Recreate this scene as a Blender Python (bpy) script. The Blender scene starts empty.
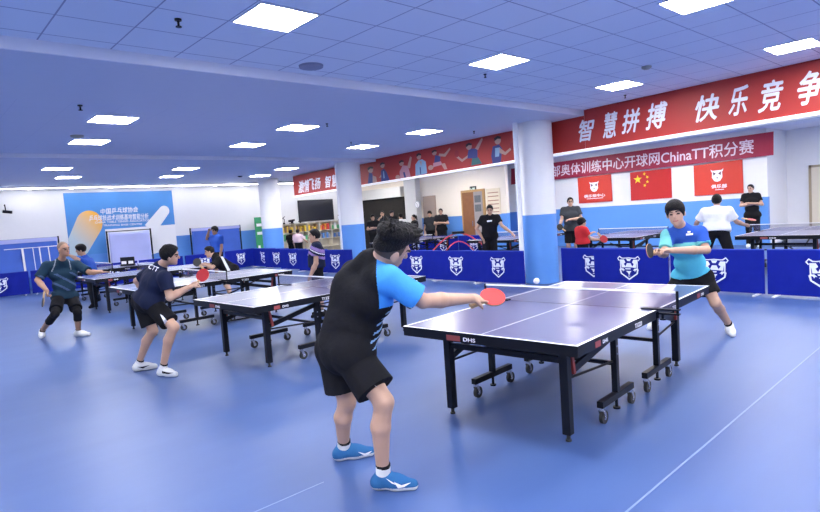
import bpy, math, random
import numpy as np
from mathutils import Vector, Matrix
random.seed(7)
SC = bpy.context.scene
COL = SC.collection

# ------------------------------------------------------------------ camera
F_PX, PITCH, ROLL, CAM_H, YAW = 574.83, .07412, .06984, 1.667, .735
def _camrows():
    cp, sp, cr, sr = math.cos(PITCH), math.sin(PITCH), math.cos(ROLL), math.sin(ROLL)
    base = np.array([[1, 0, 0], [0, -sp, -cp], [0, cp, -sp]])
    rol = np.array([[cr, sr, 0], [-sr, cr, 0], [0, 0, 1]])
    c, s = math.cos(YAW), math.sin(YAW)
    W = np.array([[c, -s, 0], [s, c, 0], [0, 0, 1]])      # rows: camera-heading frame in room axes
    return rol @ base @ W
CR = _camrows()
CAM = np.array([0, 0, CAM_H])
HX = np.array([math.cos(YAW), -math.sin(YAW), 0.]); HY = np.array([math.sin(YAW), math.cos(YAW), 0.]); HZ = np.array([0, 0, 1.])
cd = bpy.data.cameras.new('camera'); cam = bpy.data.objects.new('camera', cd); COL.objects.link(cam)
cd.sensor_width = 36; cd.lens = F_PX / 820 * 36; cd.clip_start = .05; cd.clip_end = 200
cam.matrix_world = Matrix([[*(CR[0][i], -CR[1][i], -CR[2][i]), CAM[i]] for i in range(3)] + [[0, 0, 0, 1]])
SC.camera = cam

# ------------------------------------------------------------------ world, exposure, light levels
w = bpy.data.worlds.new('world'); SC.world = w; w.use_nodes = True
w.node_tree.nodes['Background'].inputs[0].default_value = (.80, .86, 1, 1)
w.node_tree.nodes['Background'].inputs[1].default_value = .6
SC.view_settings.view_transform = 'Standard'; SC.view_settings.look = 'None'
SC.view_settings.exposure = 0.0; SC.view_settings.gamma = 1.0
PANEL_W = 68.0      # radiance of the ceiling panels
PANEL_C = (1, .99, .97)

# ------------------------------------------------------------------ projection helpers (photo pixel + distance -> place in the room)
def ray(px, py):
    d = np.array([(px - 410) / F_PX, (py - 256) / F_PX, 1.0]) @ CR
    return d
def at(px, py, D):
    d = ray(px, py); return CAM + d * (D / (d @ HY))
def onz(px, py, z=0.):
    d = ray(px, py); return CAM + d * ((z - CAM_H) / d[2])
def ona(px, py, a):
    d = ray(px, py); return CAM + d * (a / d[0])
def ond(px, py, dd):
    d = ray(px, py); return CAM + d * (dd / d[1])
def nrm(v):
    v = np.asarray(v, float); return v / (np.linalg.norm(v) + 1e-12)
def hv(r, f, u):
    """direction given as right / away / up seen from the camera's heading"""
    return nrm(HX * r + HY * f + HZ * u)

# ------------------------------------------------------------------ materials
MATS = {}
def mat(name, col, rough=.6, metal=0., spec=.5, vary=0., scale=8., bump=0., bscale=60., coat=0., emit=None, es=0., alpha=1.):
    if name in MATS: return MATS[name]
    m = bpy.data.materials.new(name); m.use_nodes = True; MATS[name] = m
    nt = m.node_tree; b = nt.nodes['Principled BSDF']
    b.inputs['Base Color'].default_value = (*col, 1); b.inputs['Roughness'].default_value = rough
    b.inputs['Metallic'].default_value = metal; b.inputs['Specular IOR Level'].default_value = spec
    b.inputs['Coat Weight'].default_value = coat; b.inputs['Coat Roughness'].default_value = .2; b.inputs['Coat IOR'].default_value = 1.65
    if emit: b.inputs['Emission Color'].default_value = (*emit, 1); b.inputs['Emission Strength'].default_value = es
    b.inputs['Alpha'].default_value = alpha
    tc = nt.nodes.new('ShaderNodeTexCoord')
    if vary:
        n = nt.nodes.new('ShaderNodeTexNoise'); n.inputs['Scale'].default_value = scale; n.inputs['Detail'].default_value = 4
        nt.links.new(tc.outputs['Object'], n.inputs['Vector'])
        mx = nt.nodes.new('ShaderNodeMix'); mx.data_type = 'RGBA'
        mx.inputs[6].default_value = (*[max(0, c * (1 - vary)) for c in col], 1); mx.inputs[7].default_value = (*[min(1, c * (1 + vary)) for c in col], 1)
        nt.links.new(n.outputs['Fac'], mx.inputs[0]); nt.links.new(mx.outputs[2], b.inputs['Base Color'])
    if bump:
        n2 = nt.nodes.new('ShaderNodeTexNoise'); n2.inputs['Scale'].default_value = bscale; n2.inputs['Detail'].default_value = 3
        nt.links.new(tc.outputs['Object'], n2.inputs['Vector'])
        bp = nt.nodes.new('ShaderNodeBump'); bp.inputs['Strength'].default_value = bump; bp.inputs['Distance'].default_value = .02
        nt.links.new(n2.outputs['Fac'], bp.inputs['Height']); nt.links.new(bp.outputs['Normal'], b.inputs['Normal'])
    return m

def s2l(r, g, b):
    f = lambda c: (c / 255 / 12.92) if c / 255 <= .04045 else ((c / 255 + .055) / 1.055) ** 2.4
    return (f(r), f(g), f(b))

M_WHITE = mat('white_paint', (.80, .80, .82), .55, vary=.02)
M_WARM = mat('warm_paint', (.92, .83, .70), .6, vary=.02)
M_BLUEW = mat('blue_paint', (.105, .30, .74), .5, vary=.03)
M_BLACK = mat('black_metal', (.006, .007, .012), .4, spec=.22, vary=.1)
M_RUBBER = mat('black_rubber', (.02, .02, .022), .6)
M_CHROME = mat('steel', (.62, .62, .65), .25, metal=1.)
M_TABLE = mat('table_blue', (.10, .105, .26), .28, spec=1., vary=.04, scale=3, coat=1.)
M_LINE = mat('line_white', (.85, .85, .87), .4)
M_REDLAB = mat('label_red', (.62, .03, .04), .45)
M_TAPE = mat('net_tape', (.86, .86, .88), .6)
M_BARR = mat('barrier_cloth', (.004, .013, .25), .6, spec=.15, vary=.12, scale=5, bump=.25, bscale=4)
M_CREST = mat('crest_white', (.72, .77, .92), .6)
M_DARK = mat('opening_darkness', (.03, .028, .026), .7, spec=.1, vary=.2)
M_WOOD = mat('door_wood', (.24, .095, .035), .45, vary=.25, scale=6)
M_REDB = mat('banner_red', (.42, .028, .022), .55, vary=.08, scale=1.5)
M_REDC = mat('banner_crimson', (.33, .012, .045), .55, vary=.06)
M_REDF = mat('flag_red', (.60, .04, .022), .55, vary=.06)
M_YEL = mat('star_yellow', (.95, .72, .03), .5)
M_LET = mat('lettering_white', (.86, .86, .92), .5)
M_ALU = mat('trim_white', (.84, .84, .87), .4)
M_PANEL = mat('light_panel', (.9, .9, .9), .4, emit=PANEL_C, es=PANEL_W)
M_PANELH = mat('light_panel_hall', (.9, .9, .9), .4, emit=(1, .97, .92), es=PANEL_W * 1.15)
M_DOWN = mat('downlight_glow', (.9, .9, .9), .4, emit=(1, .97, .92), es=40)

def net_mat(name, col, alpha):
    m = mat(name, col, .8, alpha=alpha); return m
M_NET = net_mat('net_mesh', (.10, .10, .22), .42)
M_SCRN = mat('screen_net', (.06, .15, .60), .75, vary=.12, scale=3, bump=.3, bscale=3)
M_SCRNP = mat('screen_net_pale', (.46, .50, .86), .75, vary=.10, scale=2, bump=.3, bscale=3)

def floor_mat():
    m = bpy.data.materials.new('blue_vinyl'); m.use_nodes = True; nt = m.node_tree; b = nt.nodes['Principled BSDF']
    tc = nt.nodes.new('ShaderNodeTexCoord')
    n = nt.nodes.new('ShaderNodeTexNoise'); n.inputs['Scale'].default_value = 1.1; n.inputs['Detail'].default_value = 5
    mp = nt.nodes.new('ShaderNodeMapping'); mp.inputs['Scale'].default_value = (.5, 2.2, 1)
    nt.links.new(tc.outputs['Object'], mp.inputs['Vector']); nt.links.new(mp.outputs['Vector'], n.inputs['Vector'])
    cr = nt.nodes.new('ShaderNodeValToRGB'); cr.color_ramp.elements[0].position = .3; cr.color_ramp.elements[1].position = .75
    cr.color_ramp.elements[0].color = (.048, .094, .265, 1); cr.color_ramp.elements[1].color = (.060, .113, .295, 1)
    nt.links.new(n.outputs['Fac'], cr.inputs[0]); nt.links.new(cr.outputs[0], b.inputs['Base Color'])
    b.inputs['Roughness'].default_value = .42; b.inputs['Specular IOR Level'].default_value = .45
    n2 = nt.nodes.new('ShaderNodeTexNoise'); n2.inputs['Scale'].default_value = 180
    bp = nt.nodes.new('ShaderNodeBump'); bp.inputs['Strength'].default_value = .04
    nt.links.new(tc.outputs['Object'], n2.inputs['Vector']); nt.links.new(n2.outputs['Fac'], bp.inputs['Height']); nt.links.new(bp.outputs['Normal'], b.inputs['Normal'])
    return m

def tile_mat(name, ox, oy, sx, sy, col, lcol, lw=.012):
    m = bpy.data.materials.new(name); m.use_nodes = True; nt = m.node_tree; b = nt.nodes['Principled BSDF']
    tc = nt.nodes.new('ShaderNodeTexCoord'); sep = nt.nodes.new('ShaderNodeSeparateXYZ'); nt.links.new(tc.outputs['Object'], sep.inputs[0])
    def edge(sock, o, s):
        a = nt.nodes.new('ShaderNodeMath'); a.operation = 'SUBTRACT'; nt.links.new(sock, a.inputs[0]); a.inputs[1].default_value = o
        pp = nt.nodes.new('ShaderNodeMath'); pp.operation = 'PINGPONG'; nt.links.new(a.outputs[0], pp.inputs[0]); pp.inputs[1].default_value = s / 2
        l = nt.nodes.new('ShaderNodeMath'); l.operation = 'LESS_THAN'; nt.links.new(pp.outputs[0], l.inputs[0]); l.inputs[1].default_value = lw / 2
        return l.outputs[0]
    mx = nt.nodes.new('ShaderNodeMath'); mx.operation = 'MAXIMUM'
    nt.links.new(edge(sep.outputs[0], ox, sx), mx.inputs[0]); nt.links.new(edge(sep.outputs[1], oy, sy), mx.inputs[1])
    mix = nt.nodes.new('ShaderNodeMix'); mix.data_type = 'RGBA'; mix.inputs[6].default_value = (*col, 1); mix.inputs[7].default_value = (*lcol, 1)
    nt.links.new(mx.outputs[0], mix.inputs[0]); nt.links.new(mix.outputs[2], b.inputs['Base Color'])
    b.inputs['Roughness'].default_value = .6
    return m

# ------------------------------------------------------------------ mesh builder
class MB:
    def __init__(s): s.v = []; s.f = []; s.m = []
    def add(s, vs, fs, m=0):
        o = len(s.v); s.v += [tuple(map(float, v)) for v in vs]; s.f += [tuple(i + o for i in f) for f in fs]; s.m += [m] * len(fs)
    def box(s, lo, hi, m=0):
        (x0, y0, z0), (x1, y1, z1) = lo, hi
        s.add([(x0, y0, z0), (x1, y0, z0), (x1, y1, z0), (x0, y1, z0), (x0, y0, z1), (x1, y0, z1), (x1, y1, z1), (x0, y1, z1)],
              [(3, 2, 1, 0), (4, 5, 6, 7), (0, 1, 5, 4), (1, 2, 6, 5), (2, 3, 7, 6), (3, 0, 4, 7)], m)
    def frame(s, p, q, up=(0, 0, 1)):
        p = np.asarray(p, float); q = np.asarray(q, float); d = nrm(q - p); up = np.asarray(up, float)
        if abs(d @ up) > .97: up = np.array([1., 0, 0])
        x = nrm(np.cross(d, up)); y = np.cross(x, d); return p, q, x, y
    def bar(s, p, q, wd, ht, m=0, up=(0, 0, 1)):
        p, q, x, y = s.frame(p, q, up); x = x * wd / 2; y = y * ht / 2
        s.add([p - x - y, p + x - y, p + x + y, p - x + y, q - x - y, q + x - y, q + x + y, q - x + y],
              [(3, 2, 1, 0), (4, 5, 6, 7), (0, 1, 5, 4), (1, 2, 6, 5), (2, 3, 7, 6), (3, 0, 4, 7)], m)
    def cyl(s, p, q, r1, r2=None, n=16, m=0, caps=True):
        r2 = r1 if r2 is None else r2
        p, q, x, y = s.frame(p, q); vs = []
        for c, r in ((p, r1), (q, r2)):
            for i in range(n):
                a = 2 * math.pi * i / n; vs.append(c + x * r * math.cos(a) + y * r * math.sin(a))
        fs = [(i, (i + 1) % n, n + (i + 1) % n, n + i) for i in range(n)]
        if caps: fs += [tuple(range(n - 1, -1, -1)), tuple(range(n, 2 * n))]
        s.add(vs, fs, m)
    def tube(s, pts, r, n=8, m=0):
        for a, b in zip(pts[:-1], pts[1:]): s.cyl(a, b, r, n=n, m=m)
    def ball(s, c, r, m=0, n=12):
        c = np.asarray(c, float); rr = np.ones(3) * r; vs = [c + rr * (0, 0, 1)]
        for i in range(1, n // 2):
            t = math.pi * i / (n // 2)
            for j in range(n):
                a = 2 * math.pi * j / n; vs.append(c + rr * (math.sin(t) * math.cos(a), math.sin(t) * math.sin(a), math.cos(t)))
        vs.append(c - rr * (0, 0, 1)); fs = []; k = n // 2 - 1
        for j in range(n): fs.append((0, 1 + j, 1 + (j + 1) % n))
        for i in range(k - 1):
            for j in range(n):
                a = 1 + i * n + j; b = 1 + i * n + (j + 1) % n; fs.append((a, a + n, b + n, b))
        e = len(vs) - 1
        for j in range(n): fs.append((e, 1 + (k - 1) * n + (j + 1) % n, 1 + (k - 1) * n + j))
        s.add(vs, fs, m)
    def poly(s, o, u, v, pts, th=.003, m=0):
        """a flat shape with thickness: outline pts in the u,v plane at o, thickened along u x v"""
        o, u, v = (np.asarray(k, float) for k in (o, u, v)); n = nrm(np.cross(u, v)) * th
        a = sum(pts[i][0] * pts[(i + 1) % len(pts)][1] - pts[(i + 1) % len(pts)][0] * pts[i][1] for i in range(len(pts)))
        if a < 0: pts = pts[::-1]
        k = len(pts); vs = [o + u * x + v * y + n for x, y in pts] + [o + u * x + v * y for x, y in pts]
        s.add(vs, [tuple(range(k)), tuple(range(2 * k - 1, k - 1, -1))] + [(i, i + k, (i + 1) % k + k, (i + 1) % k) for i in range(k)], m)
    def build(s, name, mats, parent=None, smooth=False, loc=None, bevel=0.):
        me = bpy.data.meshes.new(name); me.from_pydata(s.v, [], s.f)
        mats = mats if isinstance(mats, (list, tuple)) else [mats]
        for m in mats: me.materials.append(m)
        me.polygons.foreach_set('material_index', s.m)
        if smooth: me.polygons.foreach_set('use_smooth', [True] * len(me.polygons))
        me.update()
        o = bpy.data.objects.new(name, me); COL.objects.link(o)
        if parent: o.parent = parent
        if loc is not None: o.location = loc
        if bevel:
            b = o.modifiers.new('edge', 'BEVEL'); b.width = bevel; b.segments = 2; b.limit_method = 'ANGLE'
        if smooth:
            try: me.set_sharp_from_angle(angle=math.radians(40))
            except Exception: pass
        return o

def tag(o, label=None, cat=None, group=None, kind=None):
    if label: o['label'] = label
    if cat: o['category'] = cat
    if group: o['group'] = group
    if kind: o['kind'] = kind
    return o
def struct(o): o['kind'] = 'structure'; return o
def empty(name, loc, rz=0., **k):
    o = bpy.data.objects.new(name, None); COL.objects.link(o); o.location = loc; o.rotation_euler = (0, 0, rz); o.empty_display_size = .2
    return tag(o, **k)
def copy_tree(o, parent=None):
    c = o.copy(); COL.objects.link(c)
    if parent: c.parent = parent
    for ch in [x for x in ALLKIDS.get(o.name, [])]: copy_tree(ch, c)
    return c
ALLKIDS = {}
def index_kids():
    ALLKIDS.clear()
    for o in bpy.data.objects:
        if o.parent: ALLKIDS.setdefault(o.parent.name, []).append(o)

def text_mb(body, size, weight=0., shear=0., spacing=1.):
    bold, weight = weight, 0.
    """lettering outline mesh (x right, y up), origin at the left of its baseline"""
    c = bpy.data.curves.new('t', 'FONT'); c.body = body; c.size = size; c.extrude = .001; c.offset = weight; c.shear = shear; c.space_character = spacing
    c.resolution_u = 3
    o = bpy.data.objects.new('t', c); COL.objects.link(o)
    bpy.context.view_layer.update()
    me = bpy.data.meshes.new_from_object(o.evaluated_get(bpy.context.evaluated_depsgraph_get()))
    V = np.array([v.co[:] for v in me.vertices]) if len(me.vertices) else np.zeros((0, 3)); Fs = [tuple(p.vertices) for p in me.polygons]
    bpy.data.objects.remove(o); bpy.data.curves.remove(c); bpy.data.meshes.remove(me)
    if bold and len(V):
        n = len(V); b = bold * size; offs = [(0, 0, 0), (b, 0, .0002), (-b, 0, .0004), (0, b, .0006), (0, -b, .0008)]
        V = np.concatenate([V + np.array(q) for q in offs]); Fs = [tuple(i + k * n for i in f) for k in range(5) for f in Fs]
    return V, Fs
def letter(name, body, quad, m, parent, weight=0., shear=0., lift=.004, spacing=1.):
    """fit lettering into a quad (lower left, lower right, upper right, upper left)"""
    V, Fs = text_mb(body, 1., weight, shear, spacing)
    lo, hi = V.min(0), V.max(0); U = (V[:, :2] - lo[:2]) / (hi[:2] - lo[:2])
    q = [np.asarray(k, float) for k in quad]
    n = nrm(np.cross(q[1] - q[0], q[3] - q[0]))
    P = ((1 - U[:, :1]) * (1 - U[:, 1:]) * q[0] + U[:, :1] * (1 - U[:, 1:]) * q[1] + U[:, :1] * U[:, 1:] * q[2] + (1 - U[:, :1]) * U[:, 1:] * q[3])
    P = P + n * (lift + (V[:, 2:3] - lo[2]) )
    mb = MB(); mb.add(P, Fs); o = mb.build(name, m, parent); return o

def quad_slab(mb, q, th, m=0):
    """a quad (ll, lr, ur, ul) given thickness behind its face"""
    q = [np.asarray(k, float) for k in q]; n = nrm(np.cross(q[1] - q[0], q[3] - q[0])) * th
    mb.add(q + [k - n for k in q], [(0, 1, 2, 3), (7, 6, 5, 4), (0, 4, 5, 1), (1, 5, 6, 2), (2, 6, 7, 3), (3, 7, 4, 0)], m)
def qpt(q, x, y):
    q = [np.asarray(k, float) for k in q]
    return (1 - x) * (1 - y) * q[0] + x * (1 - y) * q[1] + x * y * q[2] + (1 - x) * y * q[3]
def qpoly(mb, q, pts, m=0, lift=.004, th=.002):
    q = [np.asarray(k, float) for k in q]; n = nrm(np.cross(q[1] - q[0], q[3] - q[0]))
    a = sum(pts[i][0] * pts[(i + 1) % len(pts)][1] - pts[(i + 1) % len(pts)][0] * pts[i][1] for i in range(len(pts)))
    if a < 0: pts = pts[::-1]
    k = len(pts); vs = [qpt(q, *p) + n * (lift + th) for p in pts] + [qpt(q, *p) + n * lift for p in pts]
    mb.add(vs, [tuple(range(k)), tuple(range(2 * k - 1, k - 1, -1))] + [(i, i + k, (i + 1) % k + k, (i + 1) % k) for i in range(k)], m)
# ================================================================== THE SETTING
b = MB(); b.box((-9, -9, -.12), (22, 23.2, 0)); fl = struct(b.build('floor', floor_mat()))
# welded seams between the vinyl sheets
def seam(name, p, q, wd):
    b = MB(); b.bar((*p, .0008), (*q, .0008), wd, .0016); return struct(b.build(name, mat('seam_weld', (.19, .26, .46), .5)))
seam('floor_marking_seam', (-8, 1.36), (9.6, 1.56), .012)
seam('floor_marking_seam', (-8, 3.07), (1.9, 3.07), .008)

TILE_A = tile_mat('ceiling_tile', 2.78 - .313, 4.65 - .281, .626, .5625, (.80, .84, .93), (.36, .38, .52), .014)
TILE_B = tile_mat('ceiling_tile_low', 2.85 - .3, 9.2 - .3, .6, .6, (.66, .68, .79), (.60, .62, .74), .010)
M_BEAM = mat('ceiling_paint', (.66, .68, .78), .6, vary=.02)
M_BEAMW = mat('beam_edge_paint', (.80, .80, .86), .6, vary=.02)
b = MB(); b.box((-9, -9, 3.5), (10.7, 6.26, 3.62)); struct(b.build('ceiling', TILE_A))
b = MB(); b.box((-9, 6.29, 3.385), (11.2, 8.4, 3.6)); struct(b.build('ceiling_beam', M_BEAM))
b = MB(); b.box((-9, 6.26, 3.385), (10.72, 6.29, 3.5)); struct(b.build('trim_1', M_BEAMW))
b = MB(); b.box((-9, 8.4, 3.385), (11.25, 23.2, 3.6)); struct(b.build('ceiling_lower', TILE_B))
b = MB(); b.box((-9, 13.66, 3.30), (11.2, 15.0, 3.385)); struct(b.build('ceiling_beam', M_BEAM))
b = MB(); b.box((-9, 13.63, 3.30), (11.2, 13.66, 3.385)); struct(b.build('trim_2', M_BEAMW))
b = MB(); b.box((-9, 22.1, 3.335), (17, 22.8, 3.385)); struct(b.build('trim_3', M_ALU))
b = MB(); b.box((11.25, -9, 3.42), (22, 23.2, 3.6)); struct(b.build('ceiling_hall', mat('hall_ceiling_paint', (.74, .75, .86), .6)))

DADO = 1.42
def wall(name, p, q, th, top=3.5, up=M_WHITE, low=M_BLUEW, dado=DADO, holes=()):
    """straight wall seen from its left when walking p -> q; thickness goes to the right; holes = (s0, s1, z1) doorways"""
    p = np.array(p, float); q = np.array(q, float); L = np.linalg.norm(q - p); t = (q - p) / L; n = np.array([t[1], -t[0]])
    mb = MB()
    def piece(s0, s1, z0, z1, m):
        if s1 - s0 < 1e-4 or z1 - z0 < 1e-4: return
        A, B_ = p + t * s0, p + t * s1; C, D = B_ + n * th, A + n * th
        mb.add([(*A, z0), (*B_, z0), (*C, z0), (*D, z0), (*A, z1), (*B_, z1), (*C, z1), (*D, z1)],
               [(0, 1, 2, 3), (7, 6, 5, 4), (4, 5, 1, 0), (5, 6, 2, 1), (6, 7, 3, 2), (7, 4, 0, 3)], m)
    s = 0
    for (h0, h1, hz) in list(holes) + [(L, L, 0)]:
        piece(s, h0, 0, dado, 1); piece(s, h0, dado, top, 0)
        if h1 > h0: piece(h0, h1, hz, top, 0)
        s = h1
    return struct(mb.build(name, [up, low]))
wall('wall_left', (-9, 22.8), (17, 22.8), -.15, top=3.42)
wall('wall_back', (17, 22.8), (17, 13.3), -.15, top=3.42, up=M_WARM)
wall('wall_return', (17.15, 13.3), (19.2, 15.3), -.12, top=3.42)
wall('wall_far', (19.2, 15.3), (19.2, 5.43), -.15, top=3.42)
wall('wall_return', (19.35, 5.43), (21.1, 5.43), -.12, top=3.42, dado=0)
DR0 = ona(809.5, 200, 21.1)[1]
wall('wall_right', (21.1, 5.43), (21.1, -9), -.15, top=3.42, dado=0, holes=((5.43 - DR0, 5.43 - DR0 + .98, 2.27),))
wall('wall_front', (22, -8.9), (-9, -8.9), -.15, top=3.5, dado=0)
wall('wall_near', (-8.9, -9), (-8.9, 23), -.15, top=3.5, dado=0)

# fascia over the opening to the second hall
FA0, FAK = 10.15, .083
def onf(px, py, off=0.):
    d = ray(px, py); t = (FA0 - off + FAK * 0) / (d[0] - FAK * d[1]); return CAM + d * t
FL = onf(294.5, 190)[1]
def fas(y, z, off=0.): return np.array([FA0 + FAK * y - off, y, z])
mb = MB()
for (y0, y1, zt) in ((-9, 6.26, 3.5), (6.26, FL, 3.385)):
    z0a = 2.66
    A, B_ = fas(y0, z0a), fas(y1, z0a); mb.add([A, B_, B_ + (.28, 0, 0), A + (.28, 0, 0)] + [k + (0, 0, zt - z0a) for k in (A, B_, B_ + (.28, 0, 0), A + (.28, 0, 0))],
        [(0, 1, 2, 3), (7, 6, 5, 4), (4, 5, 1, 0), (5, 6, 2, 1), (6, 7, 3, 2), (7, 4, 0, 3)])
struct(mb.build('beam_fascia', M_WHITE))
mb = MB(); A, B_ = fas(-9, 0, .02), fas(FL, 0, .02)
def fz(y): return onf(*( (517, 162) if y > 5 else (800, 116)))[2]
zL, zR = onf(380, 183)[2], onf(820, 113)[2]; yL, yR = onf(380, 183)[1], onf(820, 113)[1]
def strip_z(y): return zR + (zL - zR) * (y - yR) / (yL - yR)
mb.bar(fas(-9, strip_z(-9), .03), fas(FL, strip_z(FL), .03), .05, .055)
struct(mb.build('trim_4', mat('glowing_edge_white', (.9, .9, .9), .4, emit=(1, 1, 1), es=.5)))  # white lower edge of the fascia, its brightness added as a faint glow

# round pillars: blue below, white above, with a conduit on the first
def pillar(a, d, r, top):
    mb = MB(); mb.cyl((a, d, 0), (a, d, 1.45), r, n=48, m=1); mb.cyl((a, d, 1.45), (a, d, top), r, n=48, m=0)
    return struct(mb.build('pillar', [M_WHITE, M_BLUEW], smooth=True))
for (px, D, r) in ((539.3, 12.3, .355), (351.5, 17.5, .375), (271.5, 23.0, .40)):
    P = at(px, 220, D); pillar(P[0], P[1], r, 3.385)
p0 = at(519, 200, 12.1)
mb = MB(); mb.cyl((p0[0], p0[1], 0), (p0[0], p0[1], 3.385), .052, n=16)
struct(mb.build('trim_5', M_ALU, smooth=True))
p0 = at(338.5, 200, 17.3)
mb = MB(); mb.cyl((p0[0], p0[1], 0), (p0[0], p0[1], 3.385), .04, n=16); struct(mb.build('trim_6', M_ALU, smooth=True))

# ------------------------------------------------------------------ doors and openings on the back walls
def wall_quad(fn, x0, y0, x1, y1):
    """rectangle upright on a wall between two pixel corners (upper left, lower right)"""
    A, B_ = fn(x0, y0), fn(x1, y1); return [np.array([A[0], A[1], B_[2]]), B_, np.array([B_[0], B_[1], A[2]]), A]
def w17(px, py, o=0.): return ona(px, py, 17 - o)
def w19(px, py, o=0.): return ona(px, py, 19.2 - o)
def wL(px, py, o=0.): return ond(px, py, 22.8 - o)
# brown double door, half open onto a corridor
A = w17(463.5, 193); B_ = w17(486, 240)
y0, y1, zt = A[1], B_[1], A[2]
mb = MB(); fr = .09
mb.box((16.93, y1 - fr, 0), (17.0, y0 + fr, zt + fr)); fr_o = struct(mb.build('door_1', mat('door_frame_wood', (.50, .30, .12), .5, vary=.15)))
mb = MB(); mb.box((16.9, y1 + (y0 - y1) * .42, 0.01), (16.928, y0, zt)); dl = mb.build('door_leaf', M_WOOD, fr_o)
mb = MB(); mb.cyl((16.87, y1 + (y0 - y1) * .5, 1.0), (16.87, y1 + (y0 - y1) * .5, 1.2), .015, n=8); mb.build('door_handle', M_CHROME, dl)
mb = MB(); mb.box((16.905, y1, .01), (16.928, y1 + (y0 - y1) * .42, zt)); dr_ = mb.build('door_opening', mat('corridor_grey', (.33, .30, .29), .6, vary=.1), fr_o)
mb = MB(); yy = (y0 - y1)
for k in range(2): mb.box((16.89, y1 + yy * .06, 1.55 + k * .35), (16.904, y1 + yy * .36, 1.82 + k * .35))
mb.build('door_poster', mat('poster_grey', (.12, .13, .14), .6, vary=.4, scale=20), dr_)
# tall beige panel beside the dark opening, grey pilasters
A, B_ = w17(423.5, 196.5), w17(438.5, 240)
mb = MB(); mb.box((16.93, B_[1], 0), (17, A[1], A[2])); struct(mb.build('door_2', mat('brown_panel', (.36, .27, .22), .5, vary=.08)))
A, B_ = w17(408, 180), w17(423.5, 240)
mb = MB(); mb.box((16.72, B_[1], 0), (17, A[1], 3.4)); struct(mb.build('pillar_pilaster', mat('grey_paint', (.62, .62, .62), .6)))
A, B_ = w17(364, 202), w17(408, 240); C = w17(408, 196)
mb = MB(); mb.box((16.9, B_[1], 0), (17, A[1], 2.42)); struct(mb.build('door_3', M_DARK))  # flat dark board, the darkness of the opening put into its colour
mb = MB(); mb.box((16.75, B_[1], 2.42), (17, A[1], 2.86)); struct(mb.build('trim_7', mat('soffit_paint', (.70, .68, .64), .6)))
# door on the right
y0 = DR0; y1 = DR0 - .98
mb = MB(); t = .07
mb.box((21.04, y0 - t, 0), (21.12, y0, 2.27)); mb.box((21.04, y1, 0), (21.12, y1 + t, 2.27)); mb.box((21.04, y1, 2.2), (21.12, y0, 2.27))
d4 = struct(mb.build('door_4', mat('door_frame_tan', (.42, .33, .22), .5)))
mb = MB(); mb.box((21.06, y1 + t, .01), (21.1, y0 - t, 2.2)); mb.build('door_leaf', mat('door_cream', (.78, .70, .56), .5, vary=.04), d4)

# ------------------------------------------------------------------ ceiling lights
def panel(x, y, z, label, sx=.585, sy=.56, group='square ceiling light panels'):
    t = empty('ceiling_light', (x, y, z), label=label, cat='ceiling light', group=group)
    mb = MB(); h = .012
    for (a0, b0, a1, b1) in ((-sx/2, -sy/2, sx/2, -sy/2 + .018), (-sx/2, sy/2 - .018, sx/2, sy/2), (-sx/2, -sy/2 + .018, -sx/2 + .018, sy/2 - .018), (sx/2 - .018, -sy/2 + .018, sx/2, sy/2 - .018)):
        mb.box((a0, b0, -h), (a1, b1, 0))
    mb.build('frame', M_ALU, t)
    mb = MB(); mb.box((-sx/2 + .018, -sy/2 + .018, -h + .002), (sx/2 - .018, sy/2 - .018, 0)); mb.build('diffuser', M_PANELH if 'hall' in group else M_PANEL, t)
    return t
PL = {(2.78, 4.65): 'largest ceiling light panel, nearest to the camera above the pale beam', (5.91, 4.65): 'ceiling light panel in the tiled bay straight above the near table',
      (9.04, 4.65): 'ceiling light panel closest to the calligraphy banner, above its first characters', (5.95, 2.22): 'ceiling light panel cut by the top edge of the photo',
      (9.04, 2.22): 'ceiling light panel cut by the side edge of the photo, above the calligraphy banner'}
for x in (-6.6, -3.48, -.35, 2.78, 5.91, 9.04):
    for y in (-4.5, -2.2, .1, 2.22, 4.65):
        if (x, y) == (5.91, 2.22): x = 5.95
        panel(x, y, 3.5, PL.get((x, y), 'square ceiling light panel outside the photo over the near floor'))
ROWN = {0: ('first', 9.25), 1: ('second', 11.6), 2: ('third', 16.5), 3: ('fourth', 18.9)}
DXP = ((-.15, -.05, -.05), (.08, .13, .1), (-.33, -.08, .1), (.4, .38, .42))
NX = ['over the poster end', 'in the middle', 'towards the red banner']
for k, (nm, y) in ROWN.items():
    for i, x in enumerate((2.85, 5.85, 8.8) if k < 2 else (3.65, 6.6, 9.7)):
        panel(x + DXP[k][i], y + (.18, 0, -.3)[i] * (k < 2), 3.385, f'low-ceiling light panel {NX[i]}, {nm} row beyond the pale beam', .6, .6)
    for x in (-.3, -3.4): panel(x, y, 3.385, 'square low-ceiling light panel outside the photo', .6, .6)
for x in (12.8, 15.2, 17.4):
    for y in (-3, 0.5, 4.0, 7.5, 11.0, 15, 19.5):
        if x > 16.5 and y > 13: continue
        panel(x, y, 3.42, 'square light panel added out of view to brighten the second hall walls', .6, .6, 'second hall ceiling lights')
b = MB(); b.box((-8.7, 22.12, 3.318), (16.8, 22.2, 3.3349)); struct(b.build('trim_8', mat('cove_strip', (.9, .9, .9), .4, emit=(1, .98, .96), es=20)))
for x, y in ((19.7, 1.2), (19.7, -2.2)): panel(x, y, 3.42, 'square light panel added out of view to brighten the second hall walls', .6, .6, 'second hall ceiling lights')  # unseen extra panels, added to brighten the right-hand hall walls
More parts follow.
